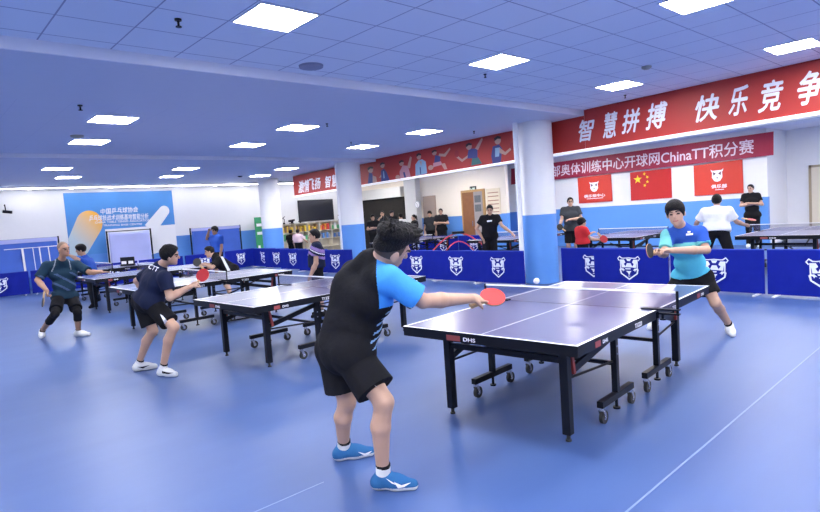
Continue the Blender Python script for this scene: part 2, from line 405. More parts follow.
# small downlights along the poster wall
DLX = [30, 72, 111, 148, 184, 216, 247]
for i, px in enumerate(DLX):
    P = ond(px, 191, 22.45); z = 3.335
    t = empty('downlight', (P[0], 22.45, z), label=f'small round downlight above the poster wall, number {i+1} counted from the corner camera', cat='downlight', group='downlights along the poster wall')
    mb = MB(); mb.cyl((0, 0, -.015), (0, 0, 0), .085, n=20); mb.build('ring', M_ALU, t)
    mb = MB(); mb.cyl((0, 0, -.022), (0, 0, -.0151), .06, n=20); mb.build('bulb', M_DOWN, t)
# little things on the ceilings
def sprinkler(px, py, z, label, big=1.):
    P = onz(px, py, z)
    t = empty('sprinkler', P, label=label, cat='sprinkler'); big *= .75
    mb = MB(); mb.cyl((0, 0, -.02 * big), (0, 0, 0), .04 * big, n=14); mb.build('escutcheon', M_BLACK, t)
    mb = MB(); mb.cyl((0, 0, -.085 * big), (0, 0, -.02 * big), .014 * big, n=8); mb.cyl((0, 0, -.095 * big), (0, 0, -.085 * big), .035 * big, n=12); mb.build('head', M_BLACK, t)
sprinkler(178, 19, 3.5, 'black sprinkler on the tiled ceiling beside the largest light panel')
sprinkler(80, 105, 3.385, 'black sprinkler on the low ceiling above two light panels')
sprinkler(485, 74, 3.5, 'dark sprinkler just below the middle light panel in the tiled bay', .7)
sprinkler(625, 95, 3.5, 'tiny sprinkler at the top of the banner beside the first characters', .8)
sprinkler(327, 123.5, 3.385, 'small dark sprinkler beside a low-ceiling light panel', .8)
sprinkler(474, 131, 3.385, 'small sprinkler above the pictured athletes on the banner', .8)
sprinkler(351, 142, 3.385, 'small sprinkler between two far light panels near the second pillar', .7)
for (px, py, z, r, lab, nm, m) in ((311, 65.5, 3.5, .14, 'round grey ceiling speaker grille near the pale beam', 'ceiling_speaker', mat('grille_grey', (.30, .31, .42), .7)),
                              (646.5, 66.5, 3.5, .065, 'round smoke detector on the tiled ceiling above the calligraphy banner', 'smoke_detector', mat('detector_grey', (.42, .42, .36), .5)),
                              (77, 135.5, 3.385, .10, 'smoke detector on the low ceiling between two light panels', 'smoke_detector', mat('detector_grey', (.42, .42, .36), .5)),
                              (240, 176, 3.385, .08, 'small dark detector on the far low ceiling', 'smoke_detector', M_BLACK)):
    P = onz(px, py, z); mb = MB(); mb.cyl((0, 0, -.025), (0, 0, 0), r, r * 1.05, n=24); mb.cyl((0, 0, -.04), (0, 0, -.025), r * .6, r * .8, n=24)
    tag(mb.build(nm, m, smooth=True, loc=P), lab, nm.replace('_', ' '))
# camera on the poster wall
P = wL(5, 211, 0)
t = empty('security_camera', P, label='small dark security camera high on the white wall beside the poster', cat='security camera')
mb = MB(); mb.tube([(0, 0, .18), (0, -.08, .2), (0, -.14, .02)], .016); mb.build('bracket', M_BLACK, t)
mb = MB(); mb.cyl((-.08, -.14, -.02), (.16, -.22, -.06), .05, n=14); mb.build('housing', M_BLACK, t)
# ================================================================== TABLE TENNIS TABLES
def make_table(loc, rz, label):
    t = empty('table_tennis_table', loc, rz, label=label, cat='table', group='table tennis tables')
    Lh, Wh, Z = 1.37, .7625, .76
    for sx in (-1, 1):
        x0, x1 = sorted((sx * .006, sx * Lh)); mb = MB()
        mb.add([(x0, -Wh, Z - .018), (x1, -Wh, Z - .018), (x1, Wh, Z - .018), (x0, Wh, Z - .018), (x0, -Wh, Z), (x1, -Wh, Z), (x1, Wh, Z), (x0, Wh, Z)],
               [(4, 5, 6, 7)], 0)
        mb.add([(x0, -Wh, Z - .018), (x1, -Wh, Z - .018), (x1, Wh, Z - .018), (x0, Wh, Z - .018), (x0, -Wh, Z), (x1, -Wh, Z), (x1, Wh, Z), (x0, Wh, Z)],
               [(3, 2, 1, 0), (0, 1, 5, 4), (1, 2, 6, 5), (2, 3, 7, 6), (3, 0, 4, 7)], 2)
        e = .0008; ww = .022
        xe = sorted((sx * Lh, sx * (Lh - ww)))
        mb.box((xe[0], -Wh, Z), (xe[1], Wh, Z + e), 1)
        for sy in (-1, 1):
            ye = sorted((sy * Wh, sy * (Wh - ww))); xi = sorted((sx * .006, sx * (Lh - ww))); mb.box((xi[0], ye[0], Z), (xi[1], ye[1], Z + e), 1)
        xi = sorted((sx * .006, sx * (Lh - ww))); mb.box((xi[0], -.0025, Z), (xi[1], .0025, Z + e), 1)
        mb.build('table_top', [M_TABLE, M_LINE, M_BLACK], t)
        # frame under the top with its printed marks
        mb = MB(); zt, zb, th = Z - .018, Z - .075, .03
        i0, i1 = sorted((sx * .03, sx * (Lh - .004)))
        for sy in (-1, 1):
            a, b = sorted((sy * (Wh - .004), sy * (Wh - .004 - th))); mb.box((i0, a, zb), (i1, b, zt))
        a, b = sorted((sx * (Lh - .004), sx * (Lh - .004 - th))); mb.box((a, -Wh + .034, zb), (b, Wh - .034, zt))
        a, b = sorted((sx * .03, sx * .06)); mb.box((a, -Wh + .034, zb + .01), (b, Wh - .034, zt))
        fr = mb.build('frame', M_BLACK, t)
        zl0, zl1 = zb + .008, zt - .008; X = sx * (Lh - .003)
        # end apron: red patch and short white word
        mb = MB(); xx = sorted((X, X + sx * .0015)); ysgn = sx
        y0, y1 = sorted((ysgn * -.31, ysgn * -.18)); mb.box((xx[0], y0, zl0), (xx[1], y1, zl1)); mb.build('red_label', mat('label_red_dim', (.30, .06, .06), .5), fr)
        q = [(X, ysgn * -.15, zl0 + .006), (X, ysgn * -.04, zl0 + .006), (X, ysgn * -.04, zl1 - .006), (X, ysgn * -.15, zl1 - .006)]
        letter('lettering', 'DHS', q, M_LET, fr, .02, lift=.001)
        for sy in (-1, 1):
            Yq = sy * (Wh - .003); d = -sy
            def sq(u0, u1, zz0=zl0, zz1=zl1): return [(u0, Yq, zz0), (u1, Yq, zz0), (u1, Yq, zz1), (u0, Yq, zz1)]
            g = 1 if sy < 0 else -1
            xs = [sx * 1.12, sx * 1.04] if sx * g < 0 else [sx * 1.08, sx * 1.0]
            mb = MB(); yy = sorted((Yq, Yq + sy * .0015)); xa, xb = sorted(xs); mb.box((xa, yy[0], zl0), (xb, yy[1], zl1)); mb.build('red_label', mat('label_red_dim', (.30, .06, .06), .5), fr)
            lo_ = xb + .03 if g > 0 else xa - .03
            letter('lettering', 'DHS', sq(lo_, lo_ + g * .08, zl0 + .008, zl1 - .008), M_LET, fr, .02, lift=.001)
            c0 = sx * .40 - g * .06
            letter('lettering', 'T1223', sq(c0, c0 + g * .13, zl0 + .004, zl1 - .004), M_LET, fr, .01, lift=.001)
        # end legs with levelling feet
        xl = sx * (Lh - .27)
        for sy in (-1, 1):
            mb = MB(); mb.bar((xl, sy * .52, .05), (xl, sy * .52, zt - .0005), .062, .062); lg = mb.build('leg', M_BLACK, t, bevel=.004)
            mb = MB(); mb.cyl((xl, sy * .52, .012), (xl, sy * .52, .05), .014, n=10); mb.cyl((xl, sy * .52, 0), (xl, sy * .52, .014), .022, .02, n=14); mb.build('levelling_foot', M_RUBBER, lg, smooth=True)
        mb = MB(); mb.bar((xl, -.489, .575), (xl, .489, .575), .03, .042); mb.build('leg_stretcher', M_BLACK, t)
        xb = sx * .43
        for sy in (-1, 1):
            yb = sy * .58
            mb = MB(); mb.bar((xb - .29, yb, .155), (xb + .29, yb, .155), .05, .05); br = mb.build('carriage_bar', M_BLACK, t, bevel=.004)
            mb = MB(); mb.bar((xb, yb, .18), (xb, yb, zb), .045, .045); mb.cyl((xb - .0, yb, .06), (xb, yb, .131), .012, n=8); mb.cyl((xb, yb, .045), (xb, yb, .06), .028, n=12)
            up = mb.build('upright', M_BLACK, t)
            mb = MB()
            for z_ in (.48, .54): mb.cyl((xb, yb - .024, z_), (xb, yb + .024, z_), .009, n=8)
            mb.build('bolt', M_CHROME, up)
            for ex in (-1, 1):
                xc = xb + ex * .26; mb = MB()
                mb.cyl((xc, yb, .105), (xc, yb, .131), .022, n=12, m=1)
                for q in (-1, 1): mb.bar((xc, yb + q * .02, .108), (xc + .025, yb + q * .02, .05), .03, .004, m=1, up=(0, 1, 0))
                mb.cyl((xc + .025, yb - .014, .05), (xc + .025, yb + .014, .05), .05, n=22, m=0); mb.cyl((xc + .025, yb - .0165, .05), (xc + .025, yb + .0165, .05), .022, n=16, m=1)
                mb.cyl((xc + .025, yb - .0235, .05), (xc + .025, yb + .0235, .05), .008, n=8, m=1)
                mb.build('caster', [M_RUBBER, M_CHROME], br, smooth=True)
            mb = MB(); mb.bar((xl - sx * .032, sy * .52, .475), (xb + sx * .02, sy * .575, .625), .028, .052); mb.cyl((xl - sx * .032, sy * .52, .44), (xb + sx * .02, sy * .57, .42), .010, n=8); mb.build('side_brace', M_BLACK, t)
            mb = MB(); mb.bar((xl - sx * .07, sy * .55, .47), (xl - sx * .035, sy * .55, .66), .02, .026); mb.build('release_lever', mat('lever_red', (.28, .04, .035), .5), t)
        mb = MB(); mb.bar((xb, -.555, .40), (xb, .555, .40), .028, .028); mb.build('carriage_crossbar', M_BLACK, t)
        mb = MB(); mb.bar((xl, 0, .615), (xb, 0, .41), .022, .022); mb.build('folding_strut', M_BLACK, t)
    # net with posts
    nt = MB(); nt.add([(0, -.91, Z + .004), (0, .91, Z + .004), (0, .91, Z + .14), (0, -.91, Z + .14)], [(0, 1, 2, 3)]); net = nt.build('net', M_NET, t)
    mb = MB(); mb.box((-.003, -.912, Z + .138), (.003, .912, Z + .153)); mb.build('net_tape', M_TAPE, net)
    for sy in (-1, 1):
        mb = MB(); mb.cyl((0, sy * .915, Z - .03), (0, sy * .915, Z + .155), .011, n=10); y0, y1 = sorted((sy * .64, sy * .93)); mb.box((-.03, y0, Z + .001), (.03, y1, Z + .012))
        y0, y1 = sorted((sy * .775, sy * .93)); mb.box((-.018, y0, Z - .035), (.018, y1, Z - .022)); mb.cyl((0, sy * .80, Z - .07), (0, sy * .80, Z - .03), .01, n=8); mb.cyl((0, sy * .80, Z - .08), (0, sy * .80, Z - .07), .024, n=10)
        mb.build('net_post', M_BLACK, net)
    return t
T1 = make_table((4.44, 2.83, 0), math.radians(4.6), 'nearest table, with a red racket held over its end corner')
index_kids()
for (x, y, r, lab) in ((4.22, 6.61, .044, 'table whose far end is hidden by the player in black and bright blue'),
                       (4.13, 10.12, .025, 'table behind the crouching youth with the red racket, third row from the camera'),
                       (4.45, 13.85, 0, 'table the bald man leans his hand over, by the man in the blue shirt'),
                       (4.3, 17.3, 0, 'table of the row nearest the poster wall and its net screens'),
                       (13.85, 3.37, 0, 'big table beyond the blue barriers beside the white-shirted player'),
                       (13.95, 7.0, 0, 'table beyond the barriers where a child in red plays'),
                       (13.75, 10.45, 0, 'table half hidden by the pillar, beside the leaning man in black'),
                       (13.35, 14.5, 0, 'table of the second hall in front of the dark opening with the group of people')):
    c = copy_tree(T1); c.location = (x, y, 0); c.rotation_euler = (0, 0, r); c['label'] = lab

# ================================================================== BARRIERS
def crest_shapes():
    S = []
    def P(*pts): S.append([((x - 265) / 345, (260 - y) / 375) for x, y in pts])
    def both(*pts):
        P(*pts); P(*[(530 - x, y) for x, y in pts])
    both((120, 282), (135, 352), (265, 452), (265, 426), (152, 342), (143, 282))
    both((131, 140), (143, 140), (150, 288), (134, 288))
    both((92, 112), (125, 68), (165, 98), (200, 100), (200, 112), (158, 112), (126, 86), (106, 112), (128, 142), (118, 150))
    both((200, 98), (265, 92), (265, 104), (200, 112))
    both((128, 128), (192, 126), (214, 172), (188, 196), (212, 236), (206, 252), (160, 256), (152, 200))
    P((238, 184), (292, 184), (322, 250), (208, 250))
    P((226, 112), (304, 112), (284, 150), (246, 150))
    P((206, 266), (292, 266), (288, 282), (214, 282))
    both((128, 272), (176, 266), (206, 300), (184, 296), (176, 318), (162, 292), (130, 290))
    P((220, 308), (300, 308), (278, 340), (272, 366), (258, 366), (252, 340))
    P((248, 384), (282, 384), (276, 394), (254, 394))
    return S
CREST = crest_shapes()
def make_barrier(label):
    L, H = 1.47, .72
    t = empty('court_barrier', (0, 0, 0), label=label, cat='barrier', group='blue court barriers with a white crest')
    n, k = 30, 8; mb = MB(); vs = []
    for side in (-1, 1):
        for j in range(k + 1):
            for i in range(n + 1):
                x = -L / 2 + L * i / n; z = .035 + (H - .035) * j / k; g = math.sin(math.pi * i / n) * math.sin(math.pi * j / k)
                y = side * .012 + g * (.010 * math.sin(9 * x + 2.5 * z * 3) + .006 * math.sin(23 * x - 7 * z)); vs.append((x, y, z))
    fs = []; o = (n + 1) * (k + 1)
    for j in range(k):
        for i in range(n):
            a = j * (n + 1) + i; fs.append((a, a + 1, a + n + 2, a + n + 1)); fs.append((o + a + n + 1, o + a + n + 2, o + a + 1, o + a))
    for i in range(n):
        a = k * (n + 1) + i; fs.append((a, a + 1, o + a + 1, o + a)); fs.append((i + 1, i, o + i, o + i + 1))
    for j in range(k):
        a = j * (n + 1); fs.append((a + n + 1, a, o + a, o + a + n + 1)); a += n; fs.append((a, a + n + 1, o + a + n + 1, o + a))
    mb.add(vs, fs); mb.build('cloth', M_BARR, t, smooth=True)
    mb = MB(); mb.cyl((-L / 2, 0, H + .002), (L / 2, 0, H + .002), .012, n=8); mb.build('top_rail', mat('rail_blue', (.03, .06, .40), .5, spec=.2), t)
    for s in (-1, 1):
        mb = MB(); mb.bar((s * .62, -.15, .012), (s * .62, .15, .012), .03, .022); mb.bar((s * .62, 0, .02), (s * .62, 0, .06), .02, .02); mb.build('foot', M_ALU, t)
    mb = MB()
    for pts in CREST: mb.poly((0, -.026, .375), (.45, 0, 0), (0, 0, .44), [(x, y) for x, y in pts], th=.003)
    mb.build('crest', M_CREST, t)
    return t
B0 = make_barrier('')
index_kids()
first = [True]; made = []
def barrier(c, rz, label, group='blue court barriers with a white crest'):
    o = B0 if first[0] else copy_tree(B0); first[0] = False
    o.location = (*c, 0); o.rotation_euler = (0, 0, rz); o['label'] = label; o['group'] = group; made.append(o)
R90 = -math.pi / 2
def row(p, q, k, labels, flip=False):
    p = np.array(p, float); q = np.array(q, float); n = len(labels); t = (q - p) / n
    a = math.atan2(t[1], t[0])
    for i, lab in enumerate(labels):
        c = p + t * (i + .5); barrier(c, a, lab)
barrier((10.30, 5.98), R90, 'barrier beside the first pillar, partly covered by the next barrier')
for (x, y, l) in ((10.12, 5.15, 'barrier whose whole crest shows between the pillar and the player in blue'), (10.03, 3.63, 'barrier behind the player in the blue and turquoise shirt'), (9.96, 2.12, 'barrier at the side edge of the photo, crest half cut off'), (9.89, .60, 'barrier outside the photo at the end of the front row')):
    barrier((x, y), R90 - .045, l)
ROWY = {}
for (x, y, l) in ((9.67, ona(501, 279, 9.67)[1] + .04, 'barrier beside the white conduit of the first pillar'), (9.70, ona(457.5, 277, 9.70)[1], 'second barrier from the first pillar, below the leaning man in black'),
                  (9.74, ona(418, 275, 9.74)[1], 'barrier just in front of the face of the player in black and bright blue'), (9.79, ona(418, 275, 9.74)[1] + 1.5, 'barrier behind the head of the player in black and bright blue'),
                  (9.92, ona(336.5, 268, 9.92)[1], 'barrier in front of the second pillar, right behind the standing teenager'), (10.08, (ona(336.5, 268, 9.92)[1] + ona(294, 265, 10.25)[1]) / 2, 'barrier hidden behind the standing teenager'),
                  (10.25, ona(294, 265, 10.25)[1], 'barrier below the child in pink at the bookshelf'), (10.42, ona(277.5, 264, 10.42)[1], 'barrier with a narrow looking crest before the third pillar'), (10.58, ona(265, 263, 10.58)[1], 'last barrier of the row before the corner by the third pillar')):
    barrier((x, y), R90 + (.03 if y < 13.5 else .11), l)
for o in made:
    if o['label'].startswith('barrier beside the white conduit'): o.scale = (.90, 1, 1)
pts = [(10.75, 20.95), (9.2, 20.5), (7.65, 20.3), (6.1, 20.25), (4.6, 20.35), (3.1, 20.7), (1.63, 21.05), (.15, 21.4)]
FAR = ['barrier of the back row in the corner by the third pillar', 'barrier of the back row behind the two players under the net screen', 'barrier of the back row under the blue net screen', 'barrier of the back row beneath the white part of the poster', 'barrier of the back row behind the crouching youth and the poster screen', 'barrier of the back row behind the man in the blue shirt', 'barrier of the back row behind the bald man']
for (p, q, l) in zip(pts[:-1], pts[1:], FAR):
    p, q = np.array(q), np.array(p); barrier((p + q) / 2, math.atan2(q[1] - p[1], q[0] - p[0]), l)
HB = [('barrier of the second hall below the person by the clock', 16.6), ('barrier of the second hall behind the red hoop stand', 15.1), ('barrier of the second hall next to the brown door', 13.6)]
for l, y in HB: barrier((15.4, y), R90, l, 'second hall barriers')

P0 = onz(128, 265.6, .763)
t = empty('scoreboard', P0, math.radians(-40), label='small dark scoreboard standing on a far table below the poster screen', cat='scoreboard')
mb = MB(); mb.box((-.20, -.05, 0), (.20, .05, .02)); mb.box((-.19, -.012, .02), (.19, .012, .24)); mb.build('stand', M_BLACK, t)
mb = MB(); mb.box((-.16, -.02, .05), (-.03, -.0125, .13)); mb.box((.03, -.02, .05), (.16, -.0125, .13)); mb.build('score_card', M_TAPE, t)
# ================================================================== BANNERS AND FLAGS
# calligraphy banner on the fascia
def fq(y0, y1, z0, z1, off=.0): return [fas(y0, z0, off), fas(y1, z0, off), fas(y1, z1, off), fas(y0, z1, off)]
ys = 6.262
def banner_quad(y0, y1, ztop, off=.012): return [fas(y0, strip_z(y0) + .03, off), fas(y1, strip_z(y1) + .03, off), fas(y1, ztop, off), fas(y0, ztop, off)]
q1 = banner_quad(6.255, -.8, 3.498)
mb = MB(); quad_slab(mb, q1, .01); ban = mb.build('calligraphy_banner', M_REDB)
tag(ban, 'long red banner with white brush lettering below the tiled ceiling', 'banner')
def fchar(ch, x0, y0, x1, y1, parent, weight=.022, shear=.28, off=.013, ):
    A = onf(x0, y1, off); B_ = onf(x1, y0, off)
    A[0] = FA0 + FAK * A[1] - off; B_[0] = FA0 + FAK * B_[1] - off
    q = [A, np.array([B_[0], B_[1], A[2]]), B_, np.array([A[0], A[1], B_[2]])]
    letter('lettering', ch, q, M_LET, parent, weight, shear, lift=.002)
# first character sits on the lower part of the banner
q2 = banner_quad(FL + .02, 6.265, 3.383)
mb = MB(); quad_slab(mb, q2, .01); ban2 = mb.build('athletes_banner', M_REDB)
tag(ban2, 'red banner strip with printed athletes running along the low ceiling', 'banner')
fchar('智', 579, 117.5, 594.5, 142.5, ban2 if onf(587, 130)[1] > 6.26 else ban)
for ch, x0, y0, x1, y1 in (('慧', 603, 110.5, 617.5, 139), ('拼', 622, 107, 640, 134.5), ('搏', 646, 100, 667.5, 130.5), ('快', 695.5, 92, 719, 123), ('乐', 728.5, 84, 748.5, 117), ('竞', 758, 77.5, 783.5, 113.5), ('争', 797.5, 68, 823, 106.5)):
    fchar(ch, x0, y0, x1, y1, ban)
for ch, x0, y0, x1, y1 in (('激', 298.5, 180, 304.2, 193.5), ('情', 304.8, 179, 309.2, 192.5), ('飞', 309.8, 178, 314.2, 190.5), ('扬', 314.8, 177, 320.3, 189.5), ('智', 325.5, 175, 331, 188), ('慧', 331.8, 174, 337, 187)):
    fchar(ch, x0, y0, x1, y1, ban2)
# printed athletes (plain figures)
SK = mat('print_skin', (.50, .30, .24), .6); NV = mat('print_navy', (.05, .06, .22), .6); PK = mat('print_pink', (.55, .28, .33), .6); LB = mat('print_light_blue', (.26, .42, .60), .6)
HA = mat('print_hair', (.03, .02, .025), .6); RK = mat('print_racket', (.35, .02, .03), .6); GR = mat('print_green', (.05, .16, .16), .6)
def ath(x0, y0, x1, y1, sets):
    A = onf(x0, y1, .013); B_ = onf(x1, y0, .013)
    q = [A, fas(B_[1], A[2], .013), B_, fas(A[1], B_[2], .013)]; ms = []; mb = MB()
    for m, pts in sets:
        if m not in ms: ms.append(m)
        qpoly(mb, q, pts, ms.index(m), lift=.001 + .0022 * len(ms))
    mb.build('printed_athlete', ms, ban2)
def circ(cx, cy, rx, ry, n=12): return [(cx + rx * math.cos(2 * math.pi * i / n), cy + ry * math.sin(2 * math.pi * i / n)) for i in range(n)]
def hd(cx, cy, r, ry): return [(SK, circ(cx, cy, r, ry)), (HA, [(cx - r, cy), (cx - r * 1.1, cy + ry * .8), (cx, cy + ry * 1.25), (cx + r * 1.1, cy + ry * .8), (cx + r * .9, cy + ry * .3), (cx, cy + ry * .5)])]
ath(491, 131, 514, 165, [(NV, [(.08, .02), (.42, .05), (.5, .5), (.38, .66), (.12, .62), (.04, .3)]), (LB, [(.2, .25), (.36, .25), (.42, .55), (.22, .55)]), (SK, [(.40, .55), (.62, .36), (.84, .48), (.86, .40), (.62, .26), (.40, .36)]), (RK, circ(.91, .52, .09, .12))] + hd(.35, .79, .13, .13))
ath(456, 137, 483, 168, [(GR, [(.55, .0), (.92, .02), (.8, .28), (.6, .28)]), (NV, [(.42, .3), (.78, .25), (.8, .62), (.5, .66)]), (SK, [(.05, .52), (.25, .3), (.46, .42), (.44, .32), (.24, .2), (.02, .44)]), (SK, [(.72, .62), (.90, .9), (.98, .98), (.99, .9), (.82, .55)]), (RK, circ(.07, .55, .08, .14))] + hd(.52, .74, .10, .12))
ath(429, 147, 451, 172, [(NV, [(.25, .35), (.5, .3), (.55, .7), (.32, .75)]), (PK, [(.2, .2), (.6, .25), (.55, .42), (.22, .4)]), (SK, [(.48, .68), (.75, .6), (.98, .9), (.96, .98), (.72, .74), (.5, .8)]), (SK, [(.55, .3), (.72, .3), (.8, .0), (.68, .0)]), (SK, circ(.1, .2, .12, .12))] + hd(.30, .88, .10, .12))
ath(415, 151, 426.5, 176, [(LB, [(.05, .0), (.95, .03), (.9, .55), (.65, .68), (.35, .66), (.1, .5)]), (SK, [(.45, .6), (.6, .6), (.55, .4)]), (NV, [(.42, .35), (.5, .35), (.5, .05), (.42, .05)])] + hd(.42, .82, .17, .13))
ath(396, 155, 412, 180, [(PK, [(.25, .0), (.85, .05), (.75, .55), (.45, .62), (.25, .35)]), (SK, [(.7, .5), (.9, .95), (.99, .9), (.85, .42)]), (SK, circ(.12, .12, .13, .1)), (NV, [(.45, .3), (.55, .3), (.6, .05), (.5, .05)])] + hd(.4, .72, .13, .12))
ath(379, 161, 389.5, 183, [(NV, [(.2, .0), (.95, .0), (.7, .5), (.5, .68), (.25, .6)]), (LB, [(.42, .2), (.52, .2), (.5, .55), (.42, .55)]), (SK, [(.05, .25), (.25, .4), (.25, .28)])] + hd(.42, .85, .18, .13))
ath(367, 165, 376.5, 186, [(SK, [(.5, .0), (.95, .0), (.9, .4), (.6, .5)]), (NV, [(.1, .1), (.55, .05), (.6, .6), (.3, .7)])] + hd(.45, .80, .24, .16))

# crimson banner across the end wall
XB = 19.12
qb = [ona(511, 184.6, XB), ona(773.5, 155, XB), ona(773.5, 131.5, XB), ona(511, 168.7, XB)]
mb = MB(); quad_slab(mb, qb, .012); cb = mb.build('crimson_banner', M_REDC)
tag(cb, 'crimson banner with pale printed line of text above the three wall flags', 'banner')
ql = [ona(533, 179.3, XB), ona(754, 153.5, XB), ona(754, 138.5, XB), ona(533, 168.5, XB)]
letter('lettering', '俱乐部奥体训练中心开球网ChinaTT积分赛', ql, mat('lettering_pale', (.80, .66, .74), .5), cb, .012, lift=.003)
# three flags
def flag(name, c, label, m):
    q = [ona(x, y, 19.17) for x, y in c]; mb = MB(); quad_slab(mb, q, .012); o = mb.build(name, m); tag(o, label, 'flag'); return o, q
f1, qa = flag('club_flag', ((579, 203.5), (612.5, 201.3), (611, 174), (577.5, 178)), 'smaller red club flag with white crest, above the man in grey', M_REDF)
f2, qn = flag('national_flag', ((631, 200.8), (672, 197.8), (671, 168), (630, 172.6)), 'red flag with five yellow stars on the white wall', mat('flag_red_deep', (.54, .015, .015), .55, vary=.06))
f3, qc = flag('club_flag', ((694.5, 196), (743.6, 193), (742.3, 159.4), (693.5, 165.6)), 'larger red club flag with white crest, beside the man with crossed arms', M_REDF)
def star(cx, cy, r, asp, rot=0):
    return [(cx + (r if i % 2 == 0 else r * .40) * math.sin(math.pi * i / 5 + rot) / asp, cy + (r if i % 2 == 0 else r * .40) * math.cos(math.pi * i / 5 + rot)) for i in range(10)]
mb = MB(); qpoly(mb, qn, star(.19, .73, .16, 1.45)); mb.build('large_star', M_YEL, f2)
for i, (x, y, r) in enumerate(((.36, .90, .3), (.43, .78, .8), (.43, .62, 0), (.36, .50, .4))):
    mb = MB(); qpoly(mb, qn, star(x, y, .06, 1.45, r)); mb.build('small_star', M_YEL, f2)
def club(q, o, word, x0, x1, ww):
    mb = MB(); cx = (x0 + x1) / 2; sx = (x1 - x0); Y = lambda t: .40 + .40 * t
    qpoly(mb, q, [(cx - sx * .42, Y(.9)), (cx + sx * .42, Y(.9)), (cx + sx * .45, Y(.35)), (cx + sx * .25, Y(.08)), (cx, Y(0)), (cx - sx * .25, Y(.08)), (cx - sx * .45, Y(.35))])
    for s in (-1, 1): qpoly(mb, q, [(cx + s * sx * .30, Y(.86)), (cx + s * sx * .55, Y(1.0)), (cx + s * sx * .48, Y(.78))])
    for s in (-1, 1): qpoly(mb, q, [(cx + s * sx * .36, Y(.8)), (cx + s * sx * .10, Y(.66)), (cx + s * sx * .30, Y(.5))], 1, lift=.0075)
    qpoly(mb, q, [(cx - sx * .07, Y(.36)), (cx + sx * .07, Y(.36)), (cx, Y(.22))], 1, lift=.0075)
    mb.build('crest', [M_LET, mat('crest_dark', (.12, .04, .08), .6)], o)
    a, b_ = ww; letter('lettering', word, [qpt(q, a, .20), qpt(q, b_, .20), qpt(q, b_, .32), qpt(q, a, .32)], M_LET, o, .02)
    mb = MB(); qpoly(mb, q, [(a + .08, .145), (b_ - .06, .145), (b_ - .06, .165), (a + .08, .165)]); mb.build('underline', M_LET, o)
club(qa, f1, '俱乐部中心', .36, .62, (.17, .80)); club(qc, f3, '俱乐部', .37, .61, (.36, .68))

# ================================================================== BACK WALL THINGS
def rect17(x0, y0, x1, y1, name, m, label, cat, th=.03, base=17.):
    A = ona(x0, y0, base); B_ = ona(x1, y1, base); mb = MB(); mb.box((base - th, B_[1], B_[2]), (base - .001, A[1], A[2])); o = mb.build(name, m)
    tag(o, label, cat); return o, [np.array([base - th, A[1], B_[2]]), np.array([base - th, B_[1], B_[2]]), np.array([base - th, B_[1], A[2]]), np.array([base - th, A[1], A[2]])]
o, q = rect17(486.5, 189, 501.5, 214, 'notice_board', mat('board_cream', (.80, .70, .52), .6, vary=.05), 'cream notice board with lines of small writing beside the brown door', 'notice board')
mb = MB()
for y in (.82, .68, .52, .38, .22, .08): qpoly(mb, q, [(.10, y), (.9, y), (.9, y + .035), (.10, y + .035)])
mb.build('writing_lines', mat('ink_red', (.42, .22, .16), .6), o)
o, q = rect17(470.5, 186.6, 476.5, 190.6, 'exit_sign', mat('sign_dark', (.03, .05, .04), .5), 'small dark exit sign above the brown door', 'sign', .05)
mb = MB(); qpoly(mb, q, [(.1, .3), (.35, .15), (.35, .4), (.1, .7)]); qpoly(mb, q, [(.45, .25), (.9, .25), (.9, .7), (.45, .7)]); mb.build('exit_symbol', mat('sign_symbol_pale', (.6, .75, .65), .5), o)  # exit symbol in a plain pale green
C_ = ona(418, 204.5, 16.72)
t = empty('wall_clock', C_, label='round white wall clock on the grey pilaster', cat='clock')
mb = MB(); mb.cyl((-.04, 0, 0), (0, 0, 0), .15, n=24); mb.build('rim', mat('clock_grey', (.35, .4, .45), .4), t)
mb = MB(); mb.cyl((-.045, 0, 0), (-.0405, 0, 0), .125, n=24); mb.build('dial', M_TAPE, t)
mb = MB(); mb.bar((-.048, 0, 0), (-.048, .05, .06), .01, .003); mb.bar((-.048, 0, 0), (-.048, -.02, -.09), .008, .003); mb.build('hands', M_BLACK, t)
# television, bookshelf on the poster wall
A = ond(297, 200.5, 22.8); B_ = ond(333.5, 219.5, 22.8)
t = empty('television', ((A[0] + B_[0]) / 2, 22.8, (A[2] + B_[2]) / 2), label='big dark wall television above the white bookshelf', cat='television')
hw, hh = (B_[0] - A[0]) / 2, (A[2] - B_[2]) / 2
mb = MB(); mb.box((-hw, -.07, -hh), (hw, -.02, hh)); mb.build('casing', M_BLACK, t, bevel=.006)
mb = MB(); mb.box((-hw + .02, -.073, -hh + .03), (hw - .02, -.0702, hh - .02)); mb.build('screen', mat('screen_off', (.03, .032, .045), .12), t)
mb = MB(); mb.box((-.2, -.0199, -.2), (.2, -.0001, .2)); mb.build('wall_bracket', M_BLACK, t)
A = ond(282, 224.5, 22.4); B_ = ond(345, 250, 22.4); X0, X1, ZT = A[0], B_[0], A[2]
t = empty('bookshelf', ((X0 + X1) / 2, 22.55, 0), label='white open bookshelf full of colourful things below the television', cat='bookshelf')
W = (X1 - X0) / 2; SH = mat('shelf_white', (.72, .66, .55), .5, vary=.05); nz, nx = 4, 5
mb = MB(); mb.box((-W, .19, .02), (W, .2, ZT)); mb.build('back_panel', SH, t)
for k in range(nz + 1):
    z = .02 + (ZT - .045) * k / nz; mb = MB(); mb.box((-W, -.15, z), (W, .18, z + .025)); mb.build('shelf', SH, t)
for k in range(nx + 1):
    x = -W + (2 * W - .03) * k / nx; mb = MB()
    for j in range(nz): mb.box((x, -.148, .045 + (ZT - .045) * j / nz), (x + .03, .18, .02 + (ZT - .045) * (j + 1) / nz))
    mb.build('divider', SH, t)
SX0, SW = (X0 + X1) / 2 - W, 2 * W
